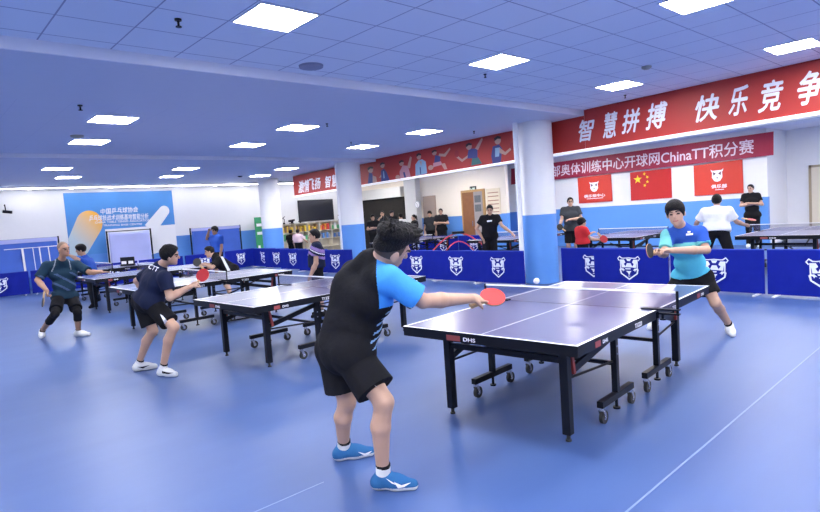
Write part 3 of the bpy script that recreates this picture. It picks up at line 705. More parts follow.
ITEM = [('yellow', (.75, .50, .05)), ('red', (.65, .06, .05)), ('green', (.10, .40, .16)), ('blue', (.10, .25, .62)), ('brown', (.30, .17, .08)), ('orange', (.75, .28, .05)), ('white', (.75, .74, .70)), ('grey', (.32, .32, .34))]
rnd = random.Random(3); ti = 0
ROWW = {3: 'top', 2: 'upper middle'}
CELLW = ['first', 'second', 'third', 'fourth', 'fifth']
for j in (3, 2):
    for i in range(nx):
        x = SX0 + (SW - .03) * i / nx + .05; xe = SX0 + (SW - .03) * (i + 1) / nx - .02; z = .0452 + (ZT - .045) * j / nz + .0005; hmax = (ZT - .045) / nz - .06; k = 0
        while x < xe - .08:
            wd = min(rnd.uniform(.05, .13), xe - x - .005); hh_ = rnd.uniform(.5, .95) * hmax; cn, cc = ITEM[(ti * 3 + k + i) % 8]
            nm = 'book' if wd < .085 else 'storage_box'
            mb = MB(); mb.box((x, 22.43, z), (x + wd, 22.66, z + hh_)); ob = mb.build(nm, mat('item_' + cn, cc, .5, vary=.1), bevel=.004)
            tag(ob, f'{cn} {nm.replace("_", " ")} in the {CELLW[i]} {ROWW[j]} compartment of the bookshelf' + (', standing' if k == 0 else ', beside its neighbour' if k == 1 else ', last in line'), nm.replace('_', ' '), 'things on the bookshelf')
            x += wd + rnd.uniform(.01, .05); k += 1; ti += 1
# dark trophy like things on top of the shelf
for px, w_, h_, lab in ((284, .10, .34, 'thin dark desk stand on the end of the bookshelf'), (291.5, .26, .16, 'dark model lying on top of the bookshelf'), (300, .14, .10, 'low dark box on top of the bookshelf by the television'), (340, .16, .30, 'brown vase standing on top of the bookshelf by the pillar')):
    P = ond(px, 222, 22.5); t = empty('shelf_ornament', (P[0], 22.5, ZT + .0005), label=lab, cat='ornament')
    mb = MB(); mb.cyl((0, 0, 0), (0, 0, h_ * .2), w_ * .5, w_ * .4, n=12); mb.build('foot', M_BLACK if px < 330 else M_WOOD, t, smooth=True)
    mb = MB(); mb.tube([(0, 0, h_ * .2), (w_ * .3, 0, h_ * .6), (-w_ * .5, 0, h_ * .8), (w_ * .6, 0, h_)], max(.015, w_ * .16)); mb.build('body', M_BLACK if px < 330 else M_WOOD, t)
# poster on the far wall
A = wL(63, 193.2); B_ = wL(177.5, 262)
Xp0, Xp1, Zp0, Zp1 = A[0], wL(171.3, 190)[0], 1.0, A[2]
qp = [np.array([Xp0, 22.78, Zp0]), np.array([Xp1, 22.78, Zp0]), np.array([Xp1, 22.78, Zp1]), np.array([Xp0, 22.78, Zp1])]
mb = MB(); quad_slab(mb, qp, .02); po = mb.build('wall_poster', mat('poster_blue', (.07, .27, .66), .5, vary=.25, scale=.5))
tag(po, 'huge blue wall poster with orange ball and white paddle', 'poster')
def pp(px, py): P = wL(px, py, .02); return ((P[0] - Xp0) / (Xp1 - Xp0), (P[2] - Zp0) / (Zp1 - Zp0))
mb = MB()
cap = []
c1, c2 = np.array([89., 224.]), np.array([76., 246.]); dv = nrm(np.array([*(c2 - c1), 0]))[:2]; nv = np.array([-dv[1], dv[0]])
for i in range(13):
    a = math.pi * i / 12; cap.append(tuple(c1 + (-dv * math.sin(a) + nv * math.cos(a)) * 13.5))
for i in range(9):
    a = math.pi * i / 8; cap.append(tuple(c2 + (dv * math.sin(a) - nv * math.cos(a)) * 13.5))
cap = [pp(x, y) for x, y in cap]; cap = [(max(.0, x), max(.0, y)) for x, y in cap]
m_or = bpy.data.materials.new('poster_ball'); m_or.use_nodes = True; nt_ = m_or.node_tree; bb = nt_.nodes['Principled BSDF']; tc = nt_.nodes.new('ShaderNodeTexCoord'); sp = nt_.nodes.new('ShaderNodeSeparateXYZ'); crp = nt_.nodes.new('ShaderNodeValToRGB')
nt_.links.new(tc.outputs['Generated'], sp.inputs[0]); ad_ = nt_.nodes.new('ShaderNodeMath'); ad_.operation = 'ADD'; nt_.links.new(sp.outputs[0], ad_.inputs[0]); nt_.links.new(sp.outputs[2], ad_.inputs[1]); hf = nt_.nodes.new('ShaderNodeMath'); hf.operation = 'MULTIPLY'; hf.inputs[1].default_value = .5; nt_.links.new(ad_.outputs[0], hf.inputs[0]); nt_.links.new(hf.outputs[0], crp.inputs[0])
e = crp.color_ramp.elements; e[0].position = .25; e[0].color = (.50, .62, .68, 1); e[1].position = .85; e[1].color = (.95, .48, .06, 1); nt_.links.new(crp.outputs[0], bb.inputs['Base Color']); bb.inputs['Roughness'].default_value = .5
qpoly(mb, qp, cap, 0, .003); mb.build('printed_ball', m_or, po)
mb = MB(); pd = []
c1, c2 = np.array([164., 211.]), np.array([150., 229.]); dv = nrm(np.array([*(c2 - c1), 0]))[:2]; nv = np.array([-dv[1], dv[0]])
for i in range(13):
    a = math.pi * i / 12; pd.append(tuple(c1 + (-dv * math.sin(a) + nv * math.cos(a)) * 5.3))
pd += [tuple(c2 - nv * 6.5), tuple(c2 + nv * 6.5)]
qpoly(mb, qp, [pp(x, y) for x, y in pd], 0, .003)
ed = [tuple(c1 + (-dv * math.sin(math.pi * i / 12) + nv * math.cos(math.pi * i / 12)) * 5.4) for i in range(13)] + [tuple(c1 - nv * 5.4 + dv * 2), tuple(c1 + nv * 5.4 + dv * 2)]
mb.build('printed_paddle', mat('poster_white', (.86, .86, .88), .5), po)
mb = MB(); qpoly(mb, qp, [pp(105, 229.5), (1, pp(173, 224.5)[1]), (1, 0), pp(109, 268)], 0, .0055); mb.build('white_area', mat('poster_white', (.86, .86, .88), .5), po)
def pl(body, x0, y0, x1, y1, m=M_LET, wgt=.015, dy=-2.5):
    q = [qpt(qp, *pp(x0, y1)), qpt(qp, *pp(x1, y1 + dy)), qpt(qp, *pp(x1, y0 + dy)), qpt(qp, *pp(x0, y0))]; letter('lettering', body, q, m, po, wgt, lift=.007)
pl('中国乒乓球协会', 100.5, 208.8, 138, 214.6); pl('乒乓球技战术训练基地智能分析', 89, 215.5, 148.5, 221.3); pl('CHINA TABLE TENNIS ASSOCIATION', 95, 221.5, 150, 223.7, wgt=.01); pl('TRAINING BASE CENTRE', 103, 224.5, 142, 226.4, wgt=.01, dy=-1.5)
# net screens standing before the wall
def screen(name, x0, x1, ytop, Yd, zb, label, m, band=None, strips=()):
    A = ond(x0, ytop, Yd); B_ = ond(x1, ytop, Yd); zt = A[2]; t = empty(name, (A[0], Yd, 0), label=label, cat='net screen', group='net screens before the poster wall'); L = B_[0] - A[0]
    for x in (0, L):
        mb = MB(); mb.cyl((x, 0, .02), (x, 0, zt + .03), .028, n=10); mb.bar((x, -.3, .015), (x, .3, .015), .05, .03); mb.build('post', M_BLACK, t)
    mb = MB(); mb.cyl((.02, 0, zt), (L - .02, 0, zt), .016, n=8); mb.build('top_rail', M_BLACK, t)
    n, k = 24, 10; mb = MB(); vs = []
    for j in range(k + 1):
        for i in range(n + 1):
            x = .05 + (L - .1) * i / n; z = zb + (zt - .02 - zb) * j / k; vs.append((x, -.02 + .02 * math.sin(x * 5 + z * 3) * (1 - j / k), z - .05 * math.sin(math.pi * i / n) * (j == k)))
    mb.add(vs, [(j * (n + 1) + i, j * (n + 1) + i + 1, (j + 1) * (n + 1) + i + 1, (j + 1) * (n + 1) + i) for j in range(k) for i in range(n)])
    o = mb.build('net_sheet', m, t, smooth=True); so = o.modifiers.new('s', 'SOLIDIFY'); so.thickness = .006
    if band:
        mb = MB(); mb.box((.03, -.055, zt - band), (L - .03, -.045, zt + .01)); mb.build('top_band', M_SCRNP, t)
    if strips:
        mb = MB()
        zz = zt - band - .18; mb.box((L * .15, -.066, zz), (L, -.058, zz + .025))
        for (f, wd, ln) in strips: mb.bar((L * f, -.06, zz), (L * f + .02, -.06, zz - ln), wd, .008, up=(0, 1, 0))
        mb.build('white_straps', M_TAPE, t)
    return t
screen('net_screen', -8, 58.5, 241.5, 22.0, .4, 'blue net screen with white straps hanging, behind the bald man', M_SCRN, .12, ((.42, .06, 1.0), (.58, .022, .8), (.68, .035, .8), (.82, .03, .55)))
screen('net_screen', 106.5, 150.5, 232, 22.3, .3, 'pale net screen with thin dark posts in front of the white poster area', M_SCRNP)
screen('net_screen', 190, 240, 229, 22.3, .3, 'deep blue net screen beside the poster, behind the two players', M_SCRN, .10)
# green pull up banner behind the third pillar
A = ond(254, 217.5, 22.3); B_ = ond(266, 217.5, 22.3)
t = empty('pull_up_banner', ((A[0] + B_[0]) / 2, 22.3, 0), label='green upright display banner behind the third pillar', cat='banner'); hw = (B_[0] - A[0]) / 2
mb = MB(); mb.box((-hw, -.06, 0), (hw, .06, .06)); mb.build('base', M_CHROME, t)
mb = MB(); mb.box((-hw, -.004, .06), (hw, .004, A[2])); sh = mb.build('sheet', mat('banner_green', (.03, .30, .12), .5, vary=.1), t)
mb = MB()
for z in (.25, .62, .8): mb.box((-hw + .08, -.008, A[2] * z), (hw - .2, -.0045, A[2] * z + .12))
mb.box((-hw + .08, -.008, .4), (-.1, -.0045, .75)); mb.build('white_print', M_TAPE, sh)
# red hoop stand for collecting balls in the second hall
P0 = at(459, 249, 19.0); t = empty('ball_hoop_stand', (P0[0], P0[1], 0), math.radians(-42), label='red tubular hoop stand on the floor of the second hall', cat='hoop stand')
mr = mat('tube_red', (.62, .05, .07), .4); mb = MB()
mb.tube([(-.95, 0, .03)] + [(-.9 + 1.8 * i / 12, 0, .35 + .55 * math.sin(math.pi * i / 12)) for i in range(13)] + [(.95, 0, .03)], .022); mb.build('hoop', mr, t)
mb = MB(); mb.tube([(-.7 + 1.4 * i / 10, -.28 + .56 * i / 10, .03 + .6 * math.sin(math.pi * i / 10)) for i in range(11)], .018); mb.build('brace', mr, t)
mb = MB(); mb.bar((-.95, -.3, .015), (-.95, .3, .015), .04, .03); mb.bar((.95, -.3, .015), (.95, .3, .015), .04, .03); mb.build('base', M_BLACK, t)
mb = MB(); mb.box((-.2, -.1, .88), (.2, .1, .96)); mb.build('tray', M_BLACK, t)

# ================================================================== RACKETS AND BALL
M_RRED = mat('rubber_red', (.42, .02, .028), .5, spec=.3, vary=.04); M_RBRI = mat('rubber_red_bright', (.62, .05, .05), .5, spec=.3, vary=.04); M_RBLK = mat('rubber_black', (.014, .014, .016), .5); M_EDGE = mat('blade_wood', (.55, .36, .18), .5)
def racket(c, normal, hdir, label, front=M_RRED, back=M_RBLK, s=1.):
    """c = blade centre, normal = towards the front rubber, hdir = from blade to handle end"""
    n = nrm(normal); h = nrm(np.asarray(hdir, float) - n * (np.asarray(hdir, float) @ n)); x = np.cross(h, n)
    t = empty('racket', c, label=label, cat='racket', group='table tennis rackets')
    out = [(.075 * s * math.sin(a), .079 * s * math.cos(a)) for a in [2 * math.pi * i / 28 for i in range(28)]]
    out = [(px, min(py, .079 * s)) for px, py in out]
    for (o0, th, m, nm) in ((-.0035, .007, M_EDGE, 'blade'), (.0036, .0022, front, 'front_rubber'), (-.0058, .0022, back, 'back_rubber')):
        mb = MB(); mb.poly(n * o0 * s, x, h, out, th=th * s if np.dot(np.cross(x, h), n) > 0 else -th * s); mb.build(nm, m, t)
    mb = MB(); mb.bar(h * .07 * s, h * .17 * s, .030 * s, .022 * s, up=n); mb.build('handle', M_EDGE, t)
    return t
# ================================================================== PEOPLE: smooth blended volumes meshed with surface nets
F32 = np.float32
def cap(a, b, ra, rb=None, k=.03, cuts=()):
    return dict(t='c', a=np.asarray(a, float), b=np.asarray(b, float), ra=ra, rb=ra if rb is None else rb, k=k, cuts=cuts)
def ell(c, axes, rad, k=.02, cuts=()):
    return dict(t='e', c=np.asarray(c, float), M=np.asarray(axes, float), r=np.asarray(rad, float), k=k, cuts=cuts)
def pbox(p):
    if p['t'] == 'c':
        return np.minimum(p['a'] - p['ra'], p['b'] - p['rb']), np.maximum(p['a'] + p['ra'], p['b'] + p['rb'])
    e = np.abs(p['M'].T) @ p['r']; return p['c'] - e, p['c'] + e
def pdist(p, X, Y, Z):
    if p['t'] == 'c':
        a, b = p['a'], p['b']; ba = b - a; L = float(ba @ ba) + 1e-12
        x, y, z = X - F32(a[0]), Y - F32(a[1]), Z - F32(a[2])
        t = np.clip((x * F32(ba[0]) + y * F32(ba[1]) + z * F32(ba[2])) / F32(L), 0, 1)
        d = np.sqrt((x - t * F32(ba[0])) ** 2 + (y - t * F32(ba[1])) ** 2 + (z - t * F32(ba[2])) ** 2) - (F32(p['ra']) + t * F32(p['rb'] - p['ra']))
    else:
        c, M, r = p['c'], p['M'], p['r']; x, y, z = X - F32(c[0]), Y - F32(c[1]), Z - F32(c[2])
        q = [x * F32(M[i][0]) + y * F32(M[i][1]) + z * F32(M[i][2]) for i in range(3)]
        k0 = np.sqrt(sum((q[i] / F32(r[i])) ** 2 for i in range(3))); k1 = np.sqrt(sum((q[i] / F32(r[i] ** 2)) ** 2 for i in range(3)))
        d = k0 * (k0 - 1) / (k1 + F32(1e-6))
    for (o, n) in p['cuts']:
        d = np.maximum(d, (X - F32(o[0])) * F32(n[0]) + (Y - F32(o[1])) * F32(n[1]) + (Z - F32(o[2])) * F32(n[2]))
    return d
def smin(a, b, k):
    if k <= 0: return np.minimum(a, b)
    h = np.maximum(k - np.abs(a - b), 0) / F32(k); return np.minimum(a, b) - h * h * F32(k * .25)
def eval_pts(prims, P, cuts=()):
    X, Y, Z = (P[:, i].astype(F32) for i in range(3)); d = np.full(len(P), 9, F32)
    for p in prims: d = smin(d, pdist(p, X, Y, Z), p['k'])
    for (o, n) in cuts: d = np.maximum(d, ((P - o) @ n).astype(F32))
    return d
def trace(prims, px, cuts=(), start=.5):
    """where photo rays meet the surface"""
    D = np.array([ray(x, y) for x, y in px]); D /= np.linalg.norm(D, axis=1)[:, None]; t = np.full(len(D), start)
    for _ in range(70): t += np.minimum(eval_pts(prims, CAM + D * t[:, None], cuts), .2) * .85
    return CAM + D * t[:, None], D
def mesh_sdf(prims, h, cuts=()):
    lo = np.min([pbox(p)[0] for p in prims], 0) - 3 * h - .02; hi = np.max([pbox(p)[1] for p in prims], 0) + 3 * h + .02
    n = np.ceil((hi - lo) / h).astype(int) + 1
    ax = [(lo[i] + h * np.arange(n[i])).astype(F32) for i in range(3)]
    V = np.full(n, 1., F32)
    for p in prims:
        a, b = pbox(p); pad = p['k'] + 2.5 * h
        i0 = np.maximum(((a - pad - lo) / h).astype(int), 0); i1 = np.minimum(((b + pad - lo) / h).astype(int) + 2, n)
        s = tuple(slice(i0[i], i1[i]) for i in range(3))
        d = pdist(p, ax[0][s[0]][:, None, None], ax[1][s[1]][None, :, None], ax[2][s[2]][None, None, :])
        V[s] = smin(V[s], d, p['k'])
    for (o, nn) in cuts:
        V = np.maximum(V, (ax[0][:, None, None] - F32(o[0])) * F32(nn[0]) + (ax[1][None, :, None] - F32(o[1])) * F32(nn[1]) + (ax[2][None, None, :] - F32(o[2])) * F32(nn[2]))
    S = V < 0
    cnt = np.zeros(n - 1, np.int8)
    for i in (0, 1):
        for j in (0, 1):
            for k in (0, 1): cnt += S[i:n[0] - 1 + i, j:n[1] - 1 + j, k:n[2] - 1 + k]
    act = (cnt > 0) & (cnt < 8); I = np.argwhere(act)
    idx = np.full(n - 1, -1, np.int32); idx[act] = np.arange(len(I))
    C = {}
    for i in (0, 1):
        for j in (0, 1):
            for k in (0, 1): C[i, j, k] = V[I[:, 0] + i, I[:, 1] + j, I[:, 2] + k]
    acc = np.zeros((len(I), 3)); num = np.zeros(len(I))
    for c0 in C:
        for axn in range(3):
            if c0[axn]: continue
            c1 = list(c0); c1[axn] = 1; a, b = C[c0], C[tuple(c1)]
            m = (a < 0) != (b < 0); t = np.where(m, a / np.where(m, a - b, 1), 0)
            q = np.tile(np.array(c0, float), (len(I), 1)); q[:, axn] = t
            acc[m] += q[m]; num[m] += 1
    P = lo + h * (I + acc / np.maximum(num, 1)[:, None])
    faces = []
    for axn in range(3):
        u, w_ = (axn + 1) % 3, (axn + 2) % 3
        s0 = [slice(None)] * 3; s1 = [slice(None)] * 3; s0[axn] = slice(0, -1); s1[axn] = slice(1, None)
        E_ = np.argwhere(S[tuple(s0)] != S[tuple(s1)])
        E_ = E_[(E_[:, u] > 0) & (E_[:, w_] > 0) & (E_[:, u] < n[u] - 1) & (E_[:, w_] < n[w_] - 1)]
        if not len(E_): continue
        fl_ = S[E_[:, 0], E_[:, 1], E_[:, 2]]
        def cell(du, dw):
            q = E_.copy(); q[:, u] -= du; q[:, w_] -= dw; return idx[q[:, 0], q[:, 1], q[:, 2]]
        Q = np.stack([cell(1, 1), cell(0, 1), cell(0, 0), cell(1, 0)], 1)
        Q[~fl_] = Q[~fl_][:, ::-1]; faces.append(Q)
    Fq = np.concatenate(faces) if faces else np.zeros((0, 4), int)
    return P, Fq
def sdf_obj(name, prims, h, mats, parent=None, origin=(0, 0, 0), cuts=(), mfn=None):
    P, Q = mesh_sdf(prims, h, cuts); me = bpy.data.meshes.new(name)
    P0 = P - np.asarray(origin)
    me.vertices.add(len(P)); me.vertices.foreach_set('co', P0.astype(F32).ravel())
    me.loops.add(Q.size); me.loops.foreach_set('vertex_index', Q.astype(np.int32).ravel())
    me.polygons.add(len(Q)); me.polygons.foreach_set('loop_start', np.arange(0, Q.size, 4, dtype=np.int32))
    me.update(calc_edges=True); me.validate()
    for m in (mats if isinstance(mats, (list, tuple)) else [mats]): me.materials.append(m)
    if mfn is not None and len(me.polygons) == len(Q): me.polygons.foreach_set('material_index', np.asarray(mfn(P[Q].mean(1)), np.int32))
    me.polygons.foreach_set('use_smooth', np.ones(len(me.polygons), bool)); me.update()
    o = bpy.data.objects.new(name, me); COL.objects.link(o)
    if parent: o.parent = parent
    else: o.location = origin
    return o

def skin(name, c): 
    return mat('skin_' + name, c, .5, spec=.4, vary=.06, scale=14)
SKIN_A = skin('tan', (.42, .24, .16)); SKIN_B = skin('light', (.50, .305, .22)); SKIN_C = skin('warm', (.36, .20, .13))
M_HAIR = mat('hair_black', (.008, .007, .008), .55, spec=.15, bump=.6, bscale=90)
M_EYEW = mat('eye_white', (.75, .73, .70), .3); M_EYED = mat('eye_dark', (.012, .008, .007), .25); M_LIP = mat('lips', (.42, .16, .13), .5); M_BROW = mat('brow', (.03, .022, .02), .7)
def cloth(name, c, **k): return mat('cloth_' + name, c, k.pop('rough', .8), spec=.08, vary=.12, scale=9, bump=.35, bscale=14, **k)
C_BLK = cloth('black', (.012, .012, .015)); C_CHAR = cloth('charcoal', (.03, .032, .036)); C_BLUE = cloth('bright_blue', (.06, .30, .78)); C_ROYAL = cloth('royal_blue', (.03, .09, .42))
C_NAVY = cloth('navy', (.013, .018, .048)); C_TEAL = cloth('deep_teal', (.014, .035, .062)); C_TURQ = cloth('turquoise', (.10, .50, .66)); C_MINT = cloth('mint', (.16, .50, .50)); C_WHT = cloth('white', (.80, .81, .84))
C_RED = cloth('red', (.62, .035, .04)); C_PINK = cloth('pale_pink', (.70, .52, .58)); C_PURP = cloth('purple', (.30, .20, .48)); C_LBL = cloth('sky_lines', (.25, .42, .62)); C_GREY = cloth('dark_grey', (.045, .05, .06))
C_SHOEB = cloth('shoe_blue', (.03, .125, .31)); C_SOLE = mat('sole_white', (.74, .74, .74), .5); C_SHOEW = cloth('shoe_white', (.66, .67, .68)); C_SHOEK = cloth('shoe_black', (.02, .02, .022))
C_SOCK = cloth('sock_white', (.72, .72, .73))

UP = np.array([0, 0, 1.])
def basis(f, u):
    f = nrm(f); r = nrm(np.cross(f, u)); u = np.cross(r, f); return r, f, u          # person's right, forward, up
def hand(prims, W, d, pn, s, kind='relaxed', side=1, fr=.0085):
    """palm and five fingers; d = wrist to knuckles, pn = palm side, side: +1 thumb along cross(d,pn)"""
    d = nrm(d); pn = nrm(np.asarray(pn, float) - d * (np.asarray(pn, float) @ d)); ac = np.cross(d, pn) * side
    prims.append(ell(W + d * .047 * s, [ac, d, pn], np.array([.040, .056, .017]) * s, .012))
    prims.append(cap(W - d * .01 * s, W + d * .03 * s, .024 * s, .022 * s, .015))
    curl = {'relaxed': .45, 'grip': 1.25, 'flat': .08, 'point': 1.25}[kind]
    for i, (o, L) in enumerate(((.029, .072), (.010, .080), (-.010, .074), (-.028, .058))):
        c = curl if not (kind == 'point' and i == 0) else .12
        b = W + d * (.090 - abs(o) * .12) * s + ac * o * s
        d1 = nrm(d * math.cos(c) + pn * math.sin(c)); d2 = nrm(d * math.cos(c * 2.0) + pn * math.sin(c * 2.0)); d3 = nrm(d * math.cos(c * 2.5) + pn * math.sin(c * 2.5))
        p1 = b + d1 * L * .5 * s; p2 = p1 + d2 * L * .3 * s; p3 = p2 + d3 * L * .22 * s; r = fr * s
        prims += [cap(b - d * .02 * s, p1, r * 1.12, r, .004), cap(p1, p2, r, r * .92, .003), cap(p2, p3, r * .92, r * .8, .003)]
    b = W + d * .030 * s + ac * .030 * s
    t1 = b + nrm(d * .7 + ac * .6 + pn * .35) * .042 * s; t2 = t1 + nrm(d * .85 + ac * (.1 if kind in ('grip', 'point') else .4) + pn * (.6 if kind in ('grip', 'point') else .2)) * .034 * s
    prims += [cap(b, t1, fr * 1.5 * s, fr * 1.15 * s, .006), cap(t1, t2, fr * 1.15 * s, fr * .9 * s, .004)]

def person(label, P, f, s=1., h=.010, skinm=SKIN_B, bulk=1., top=None, bottom=None, hair='short', feet=None, hands=None, headup=None, cat='person', brace=False, headsize=1., group=None, face=True, extra=()):
    """P: joints; f: facing of the chest; feet: {'L':(heel, toe direction, upper, sole, sock height)}"""
    g = P; base = np.array([(g['HL'] + g['HR'])[0] / 2, (g['HL'] + g['HR'])[1] / 2, 0.])
    B = []
    lat = nrm(g['SR'] - g['SL']); lat2 = nrm(g['HR'] - g['HL']); mS = (g['SL'] + g['SR']) / 2; mH = (g['HL'] + g['HR']) / 2; sp = mH - mS
    f = nrm(f); bs = s * bulk
    C_ = mS + sp * .27; Bp = mS + sp * .62 + f * .01 * s; lm_ = nrm(lat + lat2)
    hwS = np.linalg.norm(g['SR'] - g['SL']) / 2
    w1 = max(hwS * .50, .05 * s); torso = [
        cap(g['SL'], g['SR'], .060 * s, k=.05), cap(C_ - lat * w1, C_ + lat * w1, .112 * bs, k=.06), cap(Bp - lm_ * w1 * .72, Bp + lm_ * w1 * .72, .106 * bs, k=.06),
        cap(C_, Bp, .112 * bs, .108 * bs, .06), cap(Bp, mH, .106 * bs, .11 * bs, .06), cap(g['HL'] + UP * .02 * s, g['HR'] + UP * .02 * s, .108 * bs, k=.05),
        cap(mS + lat * hwS * .45, g['N'], .060 * s, .058 * s, .05), cap(mS - lat * hwS * .45, g['N'], .060 * s, .058 * s, .05)]
    torso = list(extra) + torso
    B += torso
    ff = g.get('F', f); r_, hf, hu = basis(ff, headup if headup is not None else nrm(g['H'] - g['N']) + UP * .6)
    hs = s * headsize; H = g['H']
    B += [cap(g['N'] - nrm(g['H'] - g['N']) * .02, H - hu * .055 * hs - hf * .012 * hs, .058 * s, .050 * hs, .03)]
    B += [ell(H + hu * .012 * hs - hf * .006 * hs, [r_, hf, hu], np.array([.076, .096, .096]) * hs, .02), ell(H + hf * .028 * hs - hu * .062 * hs, [r_, hf, hu], np.array([.057, .062, .066]) * hs, .03),
          cap(H + hf * .070 * hs - hu * .105 * hs, H + hf * .072 * hs - hu * .107 * hs, .020 * hs, k=.025)]
    B += [cap(H + hf * .088 * hs + hu * .002 * hs, H + hf * .107 * hs - hu * .034 * hs, .009 * hs, .0145 * hs, .012),
          cap(H + hf * .086 * hs + hu * .022 * hs - r_ * .04 * hs, H + hf * .086 * hs + hu * .022 * hs + r_ * .04 * hs, .010 * hs, k=.015),
          cap(H + hf * .083 * hs - hu * .068 * hs - r_ * .016 * hs, H + hf * .083 * hs - hu * .068 * hs + r_ * .016 * hs, .010 * hs, k=.01)]
    for q in (-1, 1): B.append(ell(H + r_ * q * .078 * hs - hf * .004 * hs - hu * .018 * hs, [nrm(r_ * q * .9 - hf * .35), nrm(hf * .9 + r_ * q * .35), hu], np.array([.010, .021, .033]) * hs, .006))
    fwd = {}
    for q, sd in (('L', -1), ('R', 1)):
        S_, E_, W_ = g['S' + q], g['E' + q], g['W' + q]
        B += [cap(S_, S_ + (E_ - S_) * .3, .059 * s, .054 * s, .03), cap(S_, E_, .052 * bs, .042 * s, .02), cap(E_, E_ + (W_ - E_) * .35, .042 * s, .046 * s, .015), cap(E_ + (W_ - E_) * .35, W_, .046 * s, .029 * s, .015)]
        hk = (hands or {}).get(q, ('relaxed', W_ - E_, hv(0, 0, -1)))
        grips = g.setdefault('_grip', {}); dh = nrm(hk[1]); ph_ = nrm(np.asarray(hk[2], float) - dh * (np.asarray(hk[2], float) @ dh)); grips[q] = W_ + dh * .072 * s + ph_ * .017 * s
        hand(B, W_, hk[1], hk[2], s, hk[0], hk[3] if len(hk) > 3 else (1 if sd > 0 else -1), max(.0085, h * .85 / s))
        Hh, K_, A_ = g['H' + q], g['K' + q], g['A' + q]; bk = nrm(np.cross(np.cross(A_ - K_, f), A_ - K_)); bk = -bk if bk @ f > 0 else bk
        M_ = K_ + (A_ - K_) * .32 + bk * .020 * s
        B += [cap(Hh, K_, .090 * bs, .056 * s, .03), cap(K_, M_, .053 * s, .058 * s, .03), cap(M_, A_, .056 * s, .035 * s, .02)]
        if feet and q in feet:
            G, td = feet[q][0], feet[q][1]; B.append(cap(A_, G + td * .16 * s + UP * .035 * s, .034 * s, .022 * s, .02))
    def face_mat(X):
        m = np.zeros(len(X), int); l = X - H; a, b, c = l @ r_ / hs, l @ hf / hs, l @ hu / hs
        if not face: return m
        fr_ = b > .055
        for q in (-1, 1):
            e = ((a - q * .031) / .0155) ** 2 + ((c + .004) / .0085) ** 2; m[fr_ & (e < 1)] = 1 if h < .007 else 2
            e = ((a - q * .030) / .0075) ** 2 + ((c + .004) / .0085) ** 2; m[fr_ & (e < 1)] = 2
            m[fr_ & (np.abs(a - q * .034) < .024) & (np.abs(c - .022 - .004 * (1 - np.abs(np.abs(a) - .034) / .024)) < .0055)] = 4
        m[fr_ & (np.abs(a) < .024) & (np.abs(c + .069) < .0075)] = 3
        return m
    body = sdf_obj('person', B, h, [skinm, M_EYEW, M_EYED, M_LIP, M_BROW], None, base, mfn=face_mat)
    tag(body, label, cat, group)
    out = {'grip': g['_grip'], 'body': body, 'base': base, 'B': B, 'r': r_, 'f': hf, 'u': hu, 'h': h}
    # hair
    if hair:
        Hc = H + hu * .016 * hs - hf * .010 * hs; o = .014 * hs; hp = []
        pl_ = (H + hf * .058 * hs + hu * .040 * hs, nrm(hf * .80 - hu * .60))
        pl_ear = (H - hu * .055 * hs, -hu)
        if hair == 'short': hp = [ell(Hc, [r_, hf, hu], np.array([.083, .101, .103]) * hs + .004, .01), ell(Hc + hu * .045 * hs + hf * .03 * hs, [r_, hf, hu], np.array([.072, .080, .062]) * hs, .02)]
        elif hair == 'full': hp = [ell(Hc + hu * .012 * hs, [r_, hf, hu], np.array([.090, .107, .108]) * hs, .01), ell(Hc + hu * .045 * hs + hf * .035 * hs, [r_, hf, hu], np.array([.084, .082, .066]) * hs, .02)]; pl_ = (H + hf * .078 * hs + hu * .022 * hs, nrm(hf * .72 - hu * .69))
        elif hair == 'quiff':
            cq = (H - hf * .02 * hs + hu * .018 * hs, nrm(hf * .5 - hu * .86))
            sdf_obj('hair_fade', [ell(H + hu * .012 * hs - hf * .006 * hs, [r_, hf, hu], np.array([.0772, .0975, .097]) * hs, .01)], h, mat('hair_stubble_dark', (.075, .048, .038), .75), body, base,
                    cuts=((H + hf * .035 * hs + hu * .02 * hs, nrm(hf * .9 - hu * .25)), (H - hu * .045 * hs, -hu)))
            hp = [ell(Hc, [r_, hf, hu], np.array([.080, .101, .100]) * hs, .01, cuts=(cq,)), ell(Hc + hu * .075 * hs - hf * .01 * hs, [r_, nrm(hf + hu * .10), nrm(hu - hf * .10)], np.array([.081, .108, .060]) * hs, .02),
                  ell(Hc + hu * .088 * hs + hf * .06 * hs, [r_, nrm(hf - hu * .15), nrm(hu + hf * .15)], np.array([.070, .076, .042]) * hs, .025)]
            rr = random.Random(5)
            for _ in range(60):
                aa, tt = rr.uniform(-1, 1), rr.uniform(-1, 1.2); c0 = Hc + hu * (.105 + .02 * (1 - aa * aa)) * hs + r_ * aa * .062 * hs + hf * tt * .085 * hs
                hp.append(cap(c0, c0 + (hu * .014 + hf * .016 * (tt + .3) + r_ * aa * .006) * hs, .011 * hs, .004 * hs, .01))
            for _ in range(26):
                aa = rr.uniform(-1, 1); c0 = Hc - hf * .086 * hs + r_ * aa * .05 * hs + hu * rr.uniform(.02, .10) * hs
                hp.append(cap(c0, c0 + (-hf * .009 + hu * .012) * hs, .010 * hs, .004 * hs, .01))
